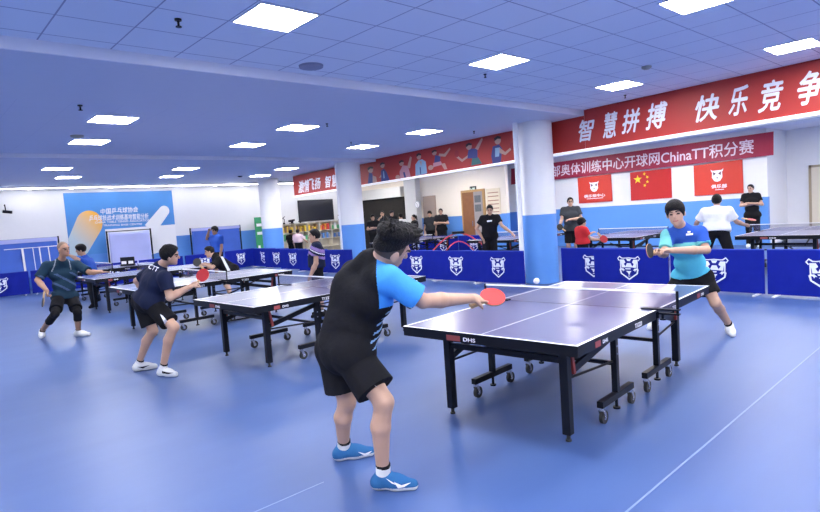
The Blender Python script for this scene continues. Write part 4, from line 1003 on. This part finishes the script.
            pl_ = (H + hf * .2 * hs, hf); pl_ear = (H - hu * .075 * hs, -hu)
        elif hair == 'stubble': hp = [ell(Hc, [r_, hf, hu], np.array([.0775, .0975, .0975]) * hs, .01)]; pl_ = (H + hf * .03 * hs + hu * .05 * hs, nrm(hf * .85 - hu * .5)); pl_ear = (H - hu * .03 * hs, -hu)
        elif hair == 'bowl': hp = [ell(Hc + hu * .004 * hs, [r_, hf, hu], np.array([.092, .110, .108]) * hs, .01)]; pl_ = (H + hf * .085 * hs + hu * .02 * hs, nrm(hf * .5 - hu * .85)); pl_ear = (H - hu * .07 * hs, -hu)
        elif hair == 'ponytail': hp = [ell(Hc, [r_, hf, hu], np.array([.086, .104, .105]) * hs, .01), cap(Hc - hf * .10 * hs + hu * .03 * hs, Hc - hf * .13 * hs - hu * .14 * hs, .032 * hs, .018 * hs, .02)]; pl_ear = (H - hu * .16 * hs, -hu)
        if hair in ('short', 'full', 'bowl') and h < .0125:
            rr = random.Random(len(label))
            for _ in range(70):
                th, ph = rr.uniform(0, 6.283), rr.uniform(.1, 1.45); dd = r_ * math.sin(ph) * math.cos(th) * .085 + hf * math.sin(ph) * math.sin(th) * .104 + hu * math.cos(ph) * .106
                c0 = Hc + dd * hs * .97; hp.append(cap(c0, c0 + (nrm(dd) * .012 + hf * .016 - hu * .014 * math.sin(ph)) * hs, .011 * hs, .004 * hs, .008))
        hm = M_HAIR if hair != 'stubble' else mat('hair_stubble', (.16, .105, .08), .7)
        sdf_obj('hair', hp, min(h, .010), hm, body, base, cuts=(pl_, pl_ear))
    # clothes
    def legs(off0, off1, t, k=.03, spread=1.):
        L_ = []
        for q in 'LR':
            Hh, K_ = g['H' + q], g['K' + q]; e = Hh + (K_ - Hh) * t; dn = nrm(K_ - Hh)
            L_.append(cap(Hh, e + dn * .05, .092 * bs + off0, (.092 + (.058 - .092) * t) * bs + off1, k, cuts=((e, dn),)))
        return L_
    pelv = [cap(g['HL'] + UP * .03 * s, g['HR'] + UP * .03 * s, .112 * bs + .014, k=.05), cap(mH + (mS - mH) * .22, mH, .105 * bs + .012, .11 * bs + .014, .05)]
    if bottom:
        if bottom['kind'] == 'shorts':
            pr = pelv + legs(.018, bottom.get('flare', .034), bottom.get('t', .78), .04)
            nm = 'shorts'
        else:
            pr = pelv + legs(.018, .022, 1.0, .04)
            for q in 'LR':
                K_, A_ = g['K' + q], g['A' + q]; pr += [cap(K_, A_ - nrm(A_ - K_) * .0, .074 * s, .060 * s, .03, cuts=((A_, nrm(A_ - K_)),))]
            nm = 'trousers'
        out['bottom'] = sdf_obj(nm, pr, max(h, .006), bottom['mats'], body, base, mfn=bottom.get('mfn')); out['bottom_prims'] = pr
    if top:
        off = top.get('off', .018); pr = []
        for p in torso[:6 + len(extra)]:
            q = dict(p); q['ra'] = p['ra'] + off; q['rb'] = p['rb'] + off; pr.append(q)
        pr += [cap(mS + lat * hwS * .45, g['N'], .060 * s + off * .6, .060 * s + .008, .05), cap(mS - lat * hwS * .45, g['N'], .060 * s + off * .6, .060 * s + .008, .05)]
        for q in 'LR':
            S_, E_ = g['S' + q], g['E' + q]; t = top.get('t', .72); W_ = g['W' + q]
            if t <= 1: e = S_ + (E_ - S_) * t; dn = nrm(E_ - S_); pr.append(cap(S_, e + dn * .05, .060 * s + off * .8, .054 * s + top.get('sl', .020), .035, cuts=((e, dn),)))
            else: pr += [cap(S_, E_, .060 * s + off * .6, .052 * s + .012, .03), cap(E_, W_ , .052 * s + .012, .040 * s, .02, cuts=((W_ - nrm(W_ - E_) * .02, nrm(W_ - E_)),))]
        dn = nrm(mH - mS); hem = mH + dn * top.get('hem', .02)
        pr.append(cap(Bp, mH + dn * .12, .108 * bs + off, .118 * bs + off + .004, .06)); pr.append(cap(g['HL'] + UP * .02, g['HR'] + UP * .02, .112 * bs + off, k=.05))
        out['top'] = sdf_obj('shirt', pr, max(h, .006), top['mats'], body, base, cuts=((hem, dn),), mfn=top.get('mfn')); out['top_prims'] = pr; out['hem'] = (hem, dn)
        nu = nrm(g['H'] - g['N'])
        if top.get('collar'):
            sdf_obj('collar', [cap(g['N'] - nu * .01, g['N'] + nu * .05, .067 * s, .060 * s, .01, cuts=((g['N'] + nu * .035 * s, nu),))], min(h, .008), top['collar'], body, base)
    if brace:
        for q in 'LR':
            K_, Hh, A_ = g['K' + q], g['H' + q], g['A' + q]
            sdf_obj('knee_sleeve', [cap(K_ + (Hh - K_) * .28, K_, .070 * s, .062 * s, .02, cuts=((K_ + (Hh - K_) * .26, nrm(Hh - K_)),)), cap(K_, K_ + (A_ - K_) * .45, .062 * s, .064 * s, .02, cuts=((K_ + (A_ - K_) * .42, nrm(A_ - K_)),))], h, brace, body, base)
    if feet:
        for q in 'LR':
            if q not in feet: continue
            G, td, up_m, so_m, sk_h = feet[q][:5]; A_, K_ = g['A' + q], g['K' + q]; z0 = float(G[2]); sd = np.cross(td, UP)
            pr = [cap(G + UP * .042 * s - td * .012, G + td * .10 * s + UP * .044 * s, .041 * s, .044 * s, .03), cap(G + td * .10 * s + UP * .040 * s, G + td * .20 * s + UP * .028 * s, .046 * s, .034 * s, .03),
                  cap(G + UP * .05 * s - td * .004, A_ + UP * .006, .042 * s, .043 * s, .03, cuts=((A_ + UP * .005, nrm(K_ - A_)),)), cap(G + td * .03 * s + UP * .075 * s, G + td * .13 * s + UP * .045 * s, .036 * s, .034 * s, .03)]
            sole = lambda X, z0=z0: (X[:, 2] - z0 < .024 * s).astype(int)
            out['shoe' + q] = sdf_obj('shoe', pr, min(max(h * .8, .005), .009), [up_m, so_m], body, base, cuts=((G, -UP),), mfn=sole); out['shoe_prims' + q] = pr
            if sk_h > 0: sdf_obj('sock', [cap(A_ - UP * .02, A_ + (K_ - A_) * sk_h, .043 * s, .044 * s, .01, cuts=((A_ + (K_ - A_) * sk_h, nrm(K_ - A_)),))], min(h, .008), [C_SOCK, C_BLK], body, base,
                                 mfn=(lambda X, A_=A_, K_=K_, sk_h=sk_h: (((X - A_) @ nrm(K_ - A_)) / np.linalg.norm(K_ - A_) > sk_h * .72).astype(int)))
    return out
def pix_decal(name, res, key, px_polys, m, lift=.004, cuts=()):
    """flat marks lying on a garment"""
    prims = res[key]; mb = MB()
    for poly in px_polys:
        q = np.array(poly, float); c = q.mean(0); T = [(c, q[i], q[(i + 1) % len(q)]) for i in range(len(q))]
        for _ in range(3):
            T = [t for a, b, d in T for t in ((a, (a + b) / 2, (a + d) / 2), ((a + b) / 2, b, (b + d) / 2), ((a + d) / 2, (b + d) / 2, d), ((a + b) / 2, (b + d) / 2, (a + d) / 2))]
        X, D = trace(prims, np.array(T).reshape(-1, 2), cuts); X = X - D * lift; mb.add(X - res['base'], [(3 * i, 3 * i + 1, 3 * i + 2) for i in range(len(T))])
    return mb.build(name, m, res['body'])
def pix_text(name, res, key, body, quad, m, lift=.004, bold=.01):
    V, Fs = text_mb(body, 1., bold); lo, hi = V.min(0), V.max(0); U = (V[:, :2] - lo[:2]) / (hi[:2] - lo[:2]); q = [np.array(k, float) for k in quad]
    pts = (1 - U[:, :1]) * (1 - U[:, 1:]) * q[0] + U[:, :1] * (1 - U[:, 1:]) * q[1] + U[:, :1] * U[:, 1:] * q[2] + (1 - U[:, :1]) * U[:, 1:] * q[3]
    X, D = trace(res[key], pts); X = X - D * (lift + V[:, 2:3]); mb = MB(); mb.add(X - res['base'], Fs); return mb.build(name, m, res['body'])
def foot(hx, hy, tx, ty, up_m, so_m, sk=.12):
    G = onz(hx, hy); T = onz(tx, ty); return (G, nrm(T - G), up_m, so_m, sk)
def ankle(ft, s=1., lean=(0, 0, 0)): return ft[0] + ft[1] * .025 * s + UP * .095 * s + np.asarray(lean)

def held(res, q, target, normal, label, front=M_RRED, back=M_RBLK, s=1.):
    """racket whose handle lies in the hand, blade towards the target point"""
    G = res['grip'][q]; ax = nrm(target - G); return racket(G + ax * .130 * s, normal, -ax, label, front, back, s)
# ------------------------------------------------------------------ 1 player in black and bright blue (closest to the camera)
fR = foot(380, 489, 420, 489, C_SHOEB, C_SOLE, .16); fL = foot(341, 460, 372, 455, C_SHOEB, C_SOLE, .16)
P = dict(H=at(391.5, 247.5, 3.46), N=at(374, 262, 3.52), SR=at(388, 279, 3.33), SL=at(354, 273, 3.70), ER=at(423, 301, 3.36), WR=at(471, 298.5, 3.62), EL=at(362, 300, 3.92), WL=at(368, 322, 4.0),
         HR=at(353, 357, 3.47), HL=at(335, 352, 3.72), KR=at(384, 402, 3.33), KL=at(347, 402, 3.72), F=hv(.80, .54, -.28))
P['AR'] = ankle(fR); P['AL'] = ankle(fL)
hd_ = at(488, 297.5, 3.74) - P['WR']
def m1(X):
    lat = nrm(P['SR'] - P['SL']); a = (X - P['SR']) @ lat; f = hv(.85, .5, 0)
    m = np.zeros(len(X), int)
    up = X[:, 2] > P['SR'][2] - .17
    m[(X @ HX > -.20) & up] = 1
    front = (X - (P['SR'] + P['SL']) / 2) @ nrm(f)
    st = (m == 0) & (front + (P['SR'][2] - X[:, 2]) * .45 > .10) & (X[:, 2] < P['SR'][2] - .12) & (np.sin(X[:, 2] * 120 + a * 60) > .55) & (X[:, 2] > P['HR'][2] + .05); m[st] = 2
    return m
xt = [cap(at(368, 263, 3.56), at(350, 284, 3.60), .060, .072, .08), cap(at(350, 286, 3.60), at(338, 335, 3.62), .072, .095, .08)]
r1 = person('player in black shirt with bright blue sleeve, reaching a red racket over the near table', P, hv(.85, .5, -.1), s=1.02, h=.0055, skinm=SKIN_B, bulk=1.02,
            top=dict(mats=[C_BLK, C_BLUE, C_LBL], mfn=m1, t=.84, sl=.028, off=.020, hem=-.02, collar=C_BLK), bottom=dict(kind='shorts', mats=[C_BLK], t=.74, flare=.060), hair='quiff', headsize=1.10, extra=xt,
            feet={'R': fR, 'L': fL}, hands={'R': ('point', hd_, hv(.15, .75, -.6), -1), 'L': ('relaxed', hv(.5, .5, -.6), hv(0, .5, -.5), -1)})
pix_decal('logo_mark', r1, 'bottom_prims', [[(374.5, 385), (378, 387.5), (381, 384.5), (379, 388.5), (379.6, 391), (377.4, 388.8)]], M_LET)
for q, pls in (('R', [[(394, 482), (400, 486), (411, 482.5), (404, 487.2), (398, 488.5)], [(386, 478.5), (393, 482.5), (398, 485.5), (392, 483.6)]]), ('L', [[(358, 452), (364, 454.5), (372, 451), (366, 456.5)]])):
    pix_decal('shoe_mark', r1, 'shoe_prims' + q, pls, M_LET)
held(r1, 'R', at(500, 295.5, 3.80), hv(.12, -.56, .82), 'red racket held over the near table by the player in black and bright blue', front=M_RBRI, s=1.08)
# the ball in play
mb = MB(); mb.ball((0, 0, 0), .02, n=20); tag(mb.build('ball', M_TAPE, smooth=True, loc=at(536.5, 281, 3.75)), 'white ball in the air above the near table, in front of the pillar', 'ball')

# ------------------------------------------------------------------ 2 player in blue and turquoise across the near table
D0 = 6.45
fl_ = foot(729.5, 333, 733, 337.5, C_SHOEW, C_SOLE, .14); fr_ = foot(655, 327, 648, 331, C_SHOEW, C_SOLE, .14)
P = dict(H=at(675.5, 212.6, 6.30), N=at(681, 227.5, 6.40), SR=at(668.5, 236, 6.42), SL=at(699.5, 233, 6.40), ER=at(664, 254, 6.25), WR=at(658, 251.5, 6.06), EL=at(706.5, 250, 6.24), WL=at(669, 250.5, 6.04),
         HR=at(682, 279, 6.62), HL=at(704, 279, 6.56), KL=at(715.5, 303, 6.42), KR=at(665, 304, 6.55), F=hv(-.50, -.85, -.12))
P['AL'] = ankle(fl_); P['AR'] = ankle(fr_)
def m2(X):
    z = X[:, 2]; zt = P['SL'][2]; lat = nrm(P['SL'] - P['SR']); a = (X - P['N']) @ lat
    m = np.ones(len(X), int); m[z > zt - .10 + .10 * a] = 0
    m[(np.abs(z - (zt - .13 + .06 * a)) < .035) & (a < .16)] = 2; m[a < -.16] = 2
    return m
r2 = person('player in blue and turquoise shirt holding a black racket, behind the near table', P, hv(-.35, -.92, -.1), s=1.0, h=.008, skinm=SKIN_B, bulk=.84,
            top=dict(mats=[C_ROYAL, C_TURQ, C_MINT], mfn=m2, t=.72, off=.020, sl=.014, hem=-.085, collar=C_NAVY), bottom=dict(kind='shorts', mats=[C_BLK], t=.62, flare=.05), hair='full', headsize=1.11,
            feet={'R': fr_, 'L': fl_}, hands={'R': ('grip', at(650, 250, 5.96) - P['WR'], hv(.2, -.5, -.8), 1), 'L': ('relaxed', at(658, 251, 5.98) - P['WL'], hv(0, -.3, -.9), -1)})
pix_decal('shirt_mark', r2, 'top_prims', [[(686, 233.6), (693, 233), (693, 235), (686, 235.6)], [(687.5, 231.2), (690.5, 231), (690.5, 232.6), (687.5, 232.8)]], M_LET)
held(r2, 'R', at(643, 249, 5.82), hv(.70, -.70, .12), 'black racket held by the player in the blue and turquoise shirt', front=M_RBLK, back=M_RRED, s=1.0)

# ------------------------------------------------------------------ 3 crouching youth with red racket
fR = foot(162, 376, 187, 377, C_SHOEW, C_SOLE, .12); fL = foot(137.5, 371, 157, 368, C_SHOEW, C_SOLE, .12)
P = dict(H=at(169.5, 254.5, 6.60), N=at(160, 267, 6.66), SR=at(165, 278, 6.46), SL=at(150, 273, 6.86), ER=at(170, 297.5, 6.42), WR=at(190.5, 286.5, 6.50), EL=at(137, 281, 7.0), WL=at(146, 293, 7.06),
         HR=at(152, 304, 6.55), HL=at(142, 302, 6.78), KR=at(174, 327, 6.42), KL=at(153, 331, 6.75), F=hv(.90, .35, -.15))
P['AR'] = ankle(fR); P['AL'] = ankle(fL)
r3 = person('crouching youth in dark navy T-shirt holding a red racket, between the second and third tables', P, hv(.85, .4, -.2), s=.97, h=.008, skinm=SKIN_B, bulk=.95,
            top=dict(mats=[C_NAVY], t=.62, off=.020, sl=.026, hem=.0), bottom=dict(kind='shorts', mats=[C_BLK], t=.80, flare=.05), hair='short', headsize=1.0,
            feet={'R': fR, 'L': fL}, hands={'R': ('grip', at(196, 283, 6.55) - P['WR'], hv(.3, .8, -.3), -1), 'L': ('relaxed', hv(.3, .3, -.8), hv(.7, .3, 0), -1)})
pix_text('back_print', r3, 'top_prims', 'CTT', [(147.6, 268), (156.8, 272), (159.2, 267.6), (150.4, 264)], M_LET)
pix_decal('side_panel', r3, 'bottom_prims', [[(160, 314), (163, 316), (170.5, 324.5), (166, 327)]], M_LET)
for q, pls in (('R', [[(162, 371), (168, 372.4), (174, 372.8), (168, 374.2), (162, 373.4)]]), ('L', [[(137, 367), (143, 366.5), (150, 365), (143, 368.5)]])): pix_decal('shoe_mark', r3, 'shoe_prims' + q, pls, C_BLK)
held(r3, 'R', at(199.5, 279.5, 6.58), hv(-.05, -.92, .3), 'red racket held up by the crouching youth in navy', s=.98)

# ------------------------------------------------------------------ 4 bald man
fR = foot(42.5, 336.5, 37.5, 348, C_SHOEW, C_SOLE, .10); fL = foot(77.5, 336.5, 96, 335.5, C_SHOEW, C_SOLE, .10)
P = dict(H=at(63.5, 248.5, 9.45), N=at(61.5, 261, 9.55), SR=at(47, 266, 9.42), SL=at(77, 265, 9.75), ER=at(37.5, 280, 9.3), WR=at(47, 291, 9.1), EL=at(90, 272.5, 9.6), WL=at(100.5, 272, 9.5),
         HR=at(58.5, 298, 9.5), HL=at(72, 298, 9.7), KR=at(55, 314, 9.1), KL=at(77.5, 312.5, 9.45), F=hv(.85, -.35, -.12))
P['AR'] = ankle(fR); P['AL'] = ankle(fL)
def m4(X):
    lat = nrm(P['SL'] - P['SR']); a = (X - P['N']) @ lat; z = X[:, 2] - P['N'][2]; m = np.zeros(len(X), int)
    m[(np.abs(a - .10 + z * .15) < .006) & (z > -.16)] = 2; m[(np.abs(a + .10 - z * .35) < .006) & (z > -.16)] = 2
    m[(np.sin((a + z * 1.4) * 28) > .72) & (z < -.2) & (z > -.5)] = 1
    return m
r4 = person('bald man in dark patterned shirt and black knee sleeves, reaching over a table', P, hv(.55, -.8, -.05), s=1.0, h=.010, skinm=SKIN_C, bulk=.80,
            top=dict(mats=[C_TEAL, cloth('slate_blue', (.06, .10, .20)), cloth('piping_grey', (.30, .34, .38))], mfn=m4, t=.85, off=.018, sl=.024, hem=.0, collar=C_WHT), bottom=dict(kind='shorts', mats=[C_BLK], t=.74, flare=.045), hair='stubble',
            feet={'R': fR, 'L': fL}, hands={'R': ('grip', hv(.1, -.2, -1), hv(.8, .3, 0)), 'L': ('flat', hv(1, .0, -.05), hv(0, -.3, -1))}, brace=C_BLK)
held(r4, 'R', at(44, 301, 9.04), hv(-.7, -.6, .2), 'black racket in the lowered hand of the bald man', front=M_RBLK)

# ------------------------------------------------------------------ 5 man in blue shirt behind the bald man
ft = foot(95, 307, 88, 309, C_SHOEK, C_SHOEK, 0); ft2 = foot(99, 301, 93, 303, C_SHOEK, C_SHOEK, 0)
D = float(ft[0] @ HY)
P = dict(H=at(81, 249.5, D), N=at(84.5, 257, D + .05), SR=at(84, 262, D - .2), SL=at(90, 261, D + .2), ER=at(77, 259, D - .35), WR=at(70, 255.5, D - .45), EL=at(86, 268, D + .3), WL=at(80, 268, D + .1),
         HR=at(91.5, 279, D - .05), HL=at(95, 278, D + .15), KR=at(92, 293, D - .15), KL=at(95, 290, D + .3), F=hv(-.9, -.35, -.1)); P['AR'] = ankle(ft); P['AL'] = ankle(ft2)
person('man in blue shirt and dark trousers behind the bald man, arm across his chest', P, hv(-.9, -.3, -.1), s=.98, h=.012, skinm=SKIN_B, top=dict(mats=[C_ROYAL], t=.7, off=.02, hem=.0), bottom=dict(kind='trousers', mats=[C_CHAR]), hair='full', feet={'R': ft, 'L': ft2}, headsize=1.05)

def stand(label, px, top_y, D, f, s, top, bottom, hair, arms=None, lean=(0, 0), skinm=SKIN_B, F=None, hands=None, shoes=(C_SHOEK, C_SHOEK), h=.013, foot_dir=None, width=1., bulk=1., head=None, knees=0., zoff=0., stance=.11, hipb=0., headsize=1., group=None):
    """upright figure placed by its head pixel and distance; arms: joint offsets as (right, forward, up) in the figure's own frame"""
    f = nrm(np.array([f[0], f[1], 0.])) if len(f) == 3 else f; r = np.cross(f, UP)
    Ht = at(px, top_y, D); base = np.array([Ht[0], Ht[1], 0]); top_z = Ht[2]; k = s
    def L(a, b, c): return base + r * a * k + f * b * k + UP * c * k
    lx, lf = lean; hz = top_z / k - .115
    P = dict(H=L(0, 0, hz), N=L(-lx * .10, -lf * .15 - .02, hz - .17)); dz = hz - .17
    o = np.array([-lx * .2, -lf * .3 - .02])
    P['SR'] = L(o[0] + .185 * width, o[1], dz - .045); P['SL'] = L(o[0] - .185 * width, o[1], dz - .045)
    hzz = .92 - knees * .25; P['HR'] = L(-lx + .09, -lf - hipb, hzz); P['HL'] = L(-lx - .09, -lf - hipb, hzz)
    P['KR'] = L(-lx + stance * .95 + .0, -lf + knees * .5 + .01, .50 - knees * .05); P['KL'] = L(-lx - stance * .95, -lf + knees * .5 + .01, .50 - knees * .05)
    fd = f; ft = {}
    for q, sg in (('R', 1), ('L', -1)):
        G = L(-lx + sg * stance * 1.05, -lf - hipb * .3 - .05, 0); G[2] = 0; ft[q] = (G, nrm(fd + r * sg * .2), shoes[0], shoes[1], .12 if bottom.get('kind') == 'shorts' else 0); P['A' + q] = ankle(ft[q], s)
    A = dict(ER=(.25, .0, -.30), WR=(.24, .10, -.54), EL=(-.25, .0, -.30), WL=(-.24, .10, -.54))
    if arms: A.update(arms)
    for q in ('R', 'L'):
        S0 = P['S' + q]; sg = 1 if q == 'R' else -1
        for j in 'EW':
            v = A[j + q]; P[j + q] = L(o[0] + v[0], o[1] + v[1], dz - .045 + v[2])
    P['F'] = F if F is not None else f
    return person(label, P, f, s=s, h=h, skinm=skinm, bulk=bulk, top=top, bottom=bottom, hair=hair, feet=ft, hands=hands, headsize=headsize, group=group), P
CROSS = dict(ER=(.27, .06, -.27), WR=(-.08, .22, -.24), EL=(-.27, .06, -.27), WL=(.08, .25, -.21))
TR_K = dict(kind='trousers', mats=[C_BLK]); SH_K = dict(kind='shorts', mats=[C_BLK], t=.85)
# 6 teenager standing behind the second table, purple bands on the shirt
def m6(X): 
    z = X[:, 2]; m = np.zeros(len(X), int); zz = 1.16; t = z - zz + (X @ HX + 1.65) * .5; m[(np.abs(t - .05) < .03)] = 1; m[(np.abs(t) < .008)] = 2; m[(np.abs(t + .07) < .025)] = 1; return m
r6, P6 = stand('teenager in dark shirt with purple bands, standing behind the second table', 314, 229.5, 9.9, hv(-.95, -.1, 0), .93, dict(mats=[C_NAVY, C_PURP, C_WHT], mfn=m6, t=.55, off=.028, sl=.03, hem=.0), dict(kind='shorts', mats=[C_BLK], t=.9, flare=.05), 'short',
      arms=dict(ER=(.22, -.02, -.29), WR=(.20, .02, -.52), EL=(-.24, .02, -.28), WL=(-.20, .14, -.50)), bulk=.92, width=.88, h=.010)
# 7 player bending low with black racket, white stripe on the back
D = 13.3
P = dict(H=at(209.5, 251.5, D), N=at(215, 256, D), SR=at(217, 262, D + .18), SL=at(219, 260, D - .2), ER=at(211, 266, D - .1), WR=at(205, 263.5, D - .3), EL=at(212, 268, D - .35), WL=at(206, 265, D - .4),
         HR=at(234, 271, D + .1), HL=at(233, 271, D - .15), KR=at(226, 285, D + .1), KL=at(227, 286, D - .25), F=hv(-.93, -.3, -.25))
ft = (at(231, 300, D + .05) * (1, 1, 0), hv(-1, -.2, 0) , C_SHOEW, C_SOLE, .12); ft2 = (at(232, 300, D - .3) * (1, 1, 0), hv(-1, -.2, 0), C_SHOEW, C_SOLE, .12)
P['AR'] = ankle(ft); P['AL'] = ankle(ft2)
r7 = person('player in black with white stripe, bending low over the far tables, dark racket ahead', P, hv(-.9, -.2, -.45), s=.98, h=.011, skinm=SKIN_B, top=dict(mats=[C_BLK], t=.7, off=.022, hem=.03), bottom=SH_K, hair='short', feet={'R': ft, 'L': ft2}, headsize=1.05,
            hands={'R': ('grip', hv(-1, -.2, 0), hv(0, -.2, -1)), 'L': ('relaxed', hv(-1, -.2, 0), hv(0, 0, -1))})
pix_decal('white_stripe', r7, 'top_prims', [[(220.5, 256.5), (223, 256.5), (230.5, 270.5), (227.5, 271)], ], C_WHT, lift=.012)
held(r7, 'R', at(198.5, 263, D - .42), hv(-.1, -.95, .2), 'dark racket held out by the low bending player in black', front=M_RBLK, s=1.25)
# 8 person in blue with a hand on the head
stand('person in blue with an arm raised across the forehead, before the blue net screen', 214.5, 226.5, 17.0, hv(-.5, -.85, 0), 1.0, dict(mats=[C_ROYAL], t=.7, off=.022, hem=.0), SH_K, 'full', arms=dict(ER=(.30, .08, -.02), WR=(.10, .16, .20), EL=(-.22, .02, -.28), WL=(-.20, .08, -.5)), skinm=SKIN_C)
# 9 child in pink at the bookshelf, 10 dark haired person next to it
stand('child in pale pink top seen from behind at the bookshelf', 297.5, 229.5, 24.3, hv(.2, .95, 0), .84, dict(mats=[C_PINK], t=.7, off=.026, hem=.0), TR_K, 'full', arms=dict(ER=(.3, .05, -.2), WR=(.36, .15, -.28)))
stand('dark haired person in black bending to the bookshelf beside the child in pink', 290.5, 230, 24.6, hv(.4, .9, 0), .85, dict(mats=[C_BLK], t=.7, off=.02, hem=.0), TR_K, 'full', arms=dict(EL=(-.3, .05, -.2), WL=(-.1, .2, -.3)))

# ------------------------------------------------------------------ second hall
r11, P11 = stand('man in black T-shirt and trousers, hand on hip, before the brown door', 489.5, 205, 14.7, hv(-.2, -.98, 0), 1.0, dict(mats=[C_BLK], t=.6, off=.02, hem=.02), TR_K, 'short', lean=(-.06, .12),
      arms=dict(ER=(.36, -.02, -.24), WR=(.22, .06, -.50), EL=(-.30, .10, -.22), WL=(-.52, .18, -.40)), F=hv(-.2, -.9, -.3), bulk=1.05)
pix_decal('shirt_mark', r11, 'top_prims', [[(487, 220.5), (492, 220), (492, 221.5), (487, 222)]], M_LET, lift=.012)
stand('man with crossed arms in black, leaning at the end wall beside the club flag', 750.5, 184.5, 16.6, hv(-.45, -.88, 0), .98, dict(mats=[C_BLK], t=.6, off=.02, hem=.03), TR_K, 'short', arms=CROSS, F=hv(-.8, -.6, 0), shoes=(C_SHOEW, C_SOLE), lean=(.03, .0), width=.9)
r13, P13 = stand('player in white shirt seen from behind, beside the big table beyond the barriers', 716.5, 194.5, 11.3, hv(.55, .82, 0), 1.0, dict(mats=[C_WHT], t=.75, off=.030, sl=.03, hem=.04), TR_K, 'bowl', lean=(0, .20),
      arms=dict(ER=(.33, .08, -.22), WR=(.46, .30, -.30), EL=(-.36, .06, -.20), WL=(-.42, .26, -.34)), bulk=1.12, width=1.1, hands={'R': ('grip', hv(.9, .3, 0), hv(0, .5, -.8))}, h=.011, headsize=1.0, stance=.22)
held(r13, 'R', at(752, 219, 11.2), hv(.1, -.25, .95), 'racket held flat by the player in the white shirt', s=1.0)
r14, P14 = stand('child in red shirt holding a red racket at a table beyond the barriers', 581.5, 218.5, 12.9, hv(.97, .2, 0), .78, dict(mats=[C_RED], t=.55, off=.03, sl=.03, hem=.0), SH_K, 'bowl', arms=dict(ER=(.20, .16, -.26), WR=(.16, .40, -.30), EL=(-.2, .22, -.2), WL=(-.22, .44, -.12)), h=.010, headsize=1.22, hands={'R': ('grip', hv(1, .2, 0), hv(0, .3, -.8))})
held(r14, 'R', at(604, 239, 12.7), hv(.1, -.9, .4), 'red racket held by the child in the red shirt', s=1.15)
r15, P15 = stand('man in dark grey T-shirt with glasses holding a racket, behind the child in red', 570, 197.5, 15.6, hv(-.1, -.98, 0), .99, dict(mats=[C_GREY], t=.62, off=.024, sl=.03, hem=.03), SH_K, 'short', arms=dict(ER=(.26, .06, -.26), WR=(.34, .18, -.42), EL=(-.27, .06, -.26), WL=(.06, .26, -.26)))
mb = MB(); hc = P15['H']; rr_ = r15['r']; ff_ = r15['f']; uu_ = r15['u']
for q in (-1, 1): 
    c = hc + ff_ * .108 + rr_ * q * .033 - uu_ * .004; mb.tube([c + rr_ * .026 * math.cos(a) + uu_ * .018 * math.sin(a) for a in [2 * math.pi * i / 10 for i in range(11)]], .004, n=5)
o = mb.build('glasses', M_BLACK); tag(o, 'black glasses worn by the man in the dark grey T-shirt', 'glasses')
held(r15, 'R', at(560, 227, 15.3), hv(.1, -.9, .1), 'black racket hanging from the hand of the man in grey', front=M_RBLK, s=1.1)
# people standing before the dark opening, and by the clock
for (px, ty, D, f, lab, ar, tp, bt, hr) in (
    (372.5, 214.5, 24.0, hv(.3, -.9, 0), 'person in black with crossed arms in the dark opening, next to the second pillar', CROSS, C_BLK, TR_K, 'full'),
    (382.0, 211.0, 24.6, hv(-.1, -.98, 0), 'person with raised hands in the dark opening, pale face above the player in bright blue', dict(ER=(.3, .1, -.2), WR=(.1, .2, .02), EL=(-.3, .1, -.2), WL=(-.1, .2, .0)), C_CHAR, TR_K, 'short'),
    (391.5, 210.5, 24.2, hv(.5, -.8, 0), 'person in a black cap-like haircut in the middle of the dark opening', None, C_BLK, TR_K, 'bowl'),
    (400.5, 213.5, 23.6, hv(-.6, .7, 0), 'person in white sleeves turned away in the dark opening near the grey pilaster', dict(EL=(-.3, .1, -.1), WL=(-.5, .2, -.1)), C_WHT, TR_K, 'full'),
    (413.5, 214.5, 23.6, hv(-.9, -.3, 0), 'person in black top and bare legs standing by the grey pilaster with the clock', None, C_BLK, SH_K, 'ponytail'),
    (429.5, 211.0, 23.4, hv(-.3, -.9, 0), 'person in front of the brown panel, partly hidden by the man with crossed arms', None, C_CHAR, TR_K, 'full'),
    (440.5, 208.6, 22.9, hv(-.2, -.95, 0), 'man in black with crossed arms between the brown panel and the brown door', CROSS, C_BLK, TR_K, 'short')):
    stand(lab, px, ty, D, f, 1.0, dict(mats=[tp], t=.65, off=.022, hem=.02), bt, hr, arms=ar, h=.015)
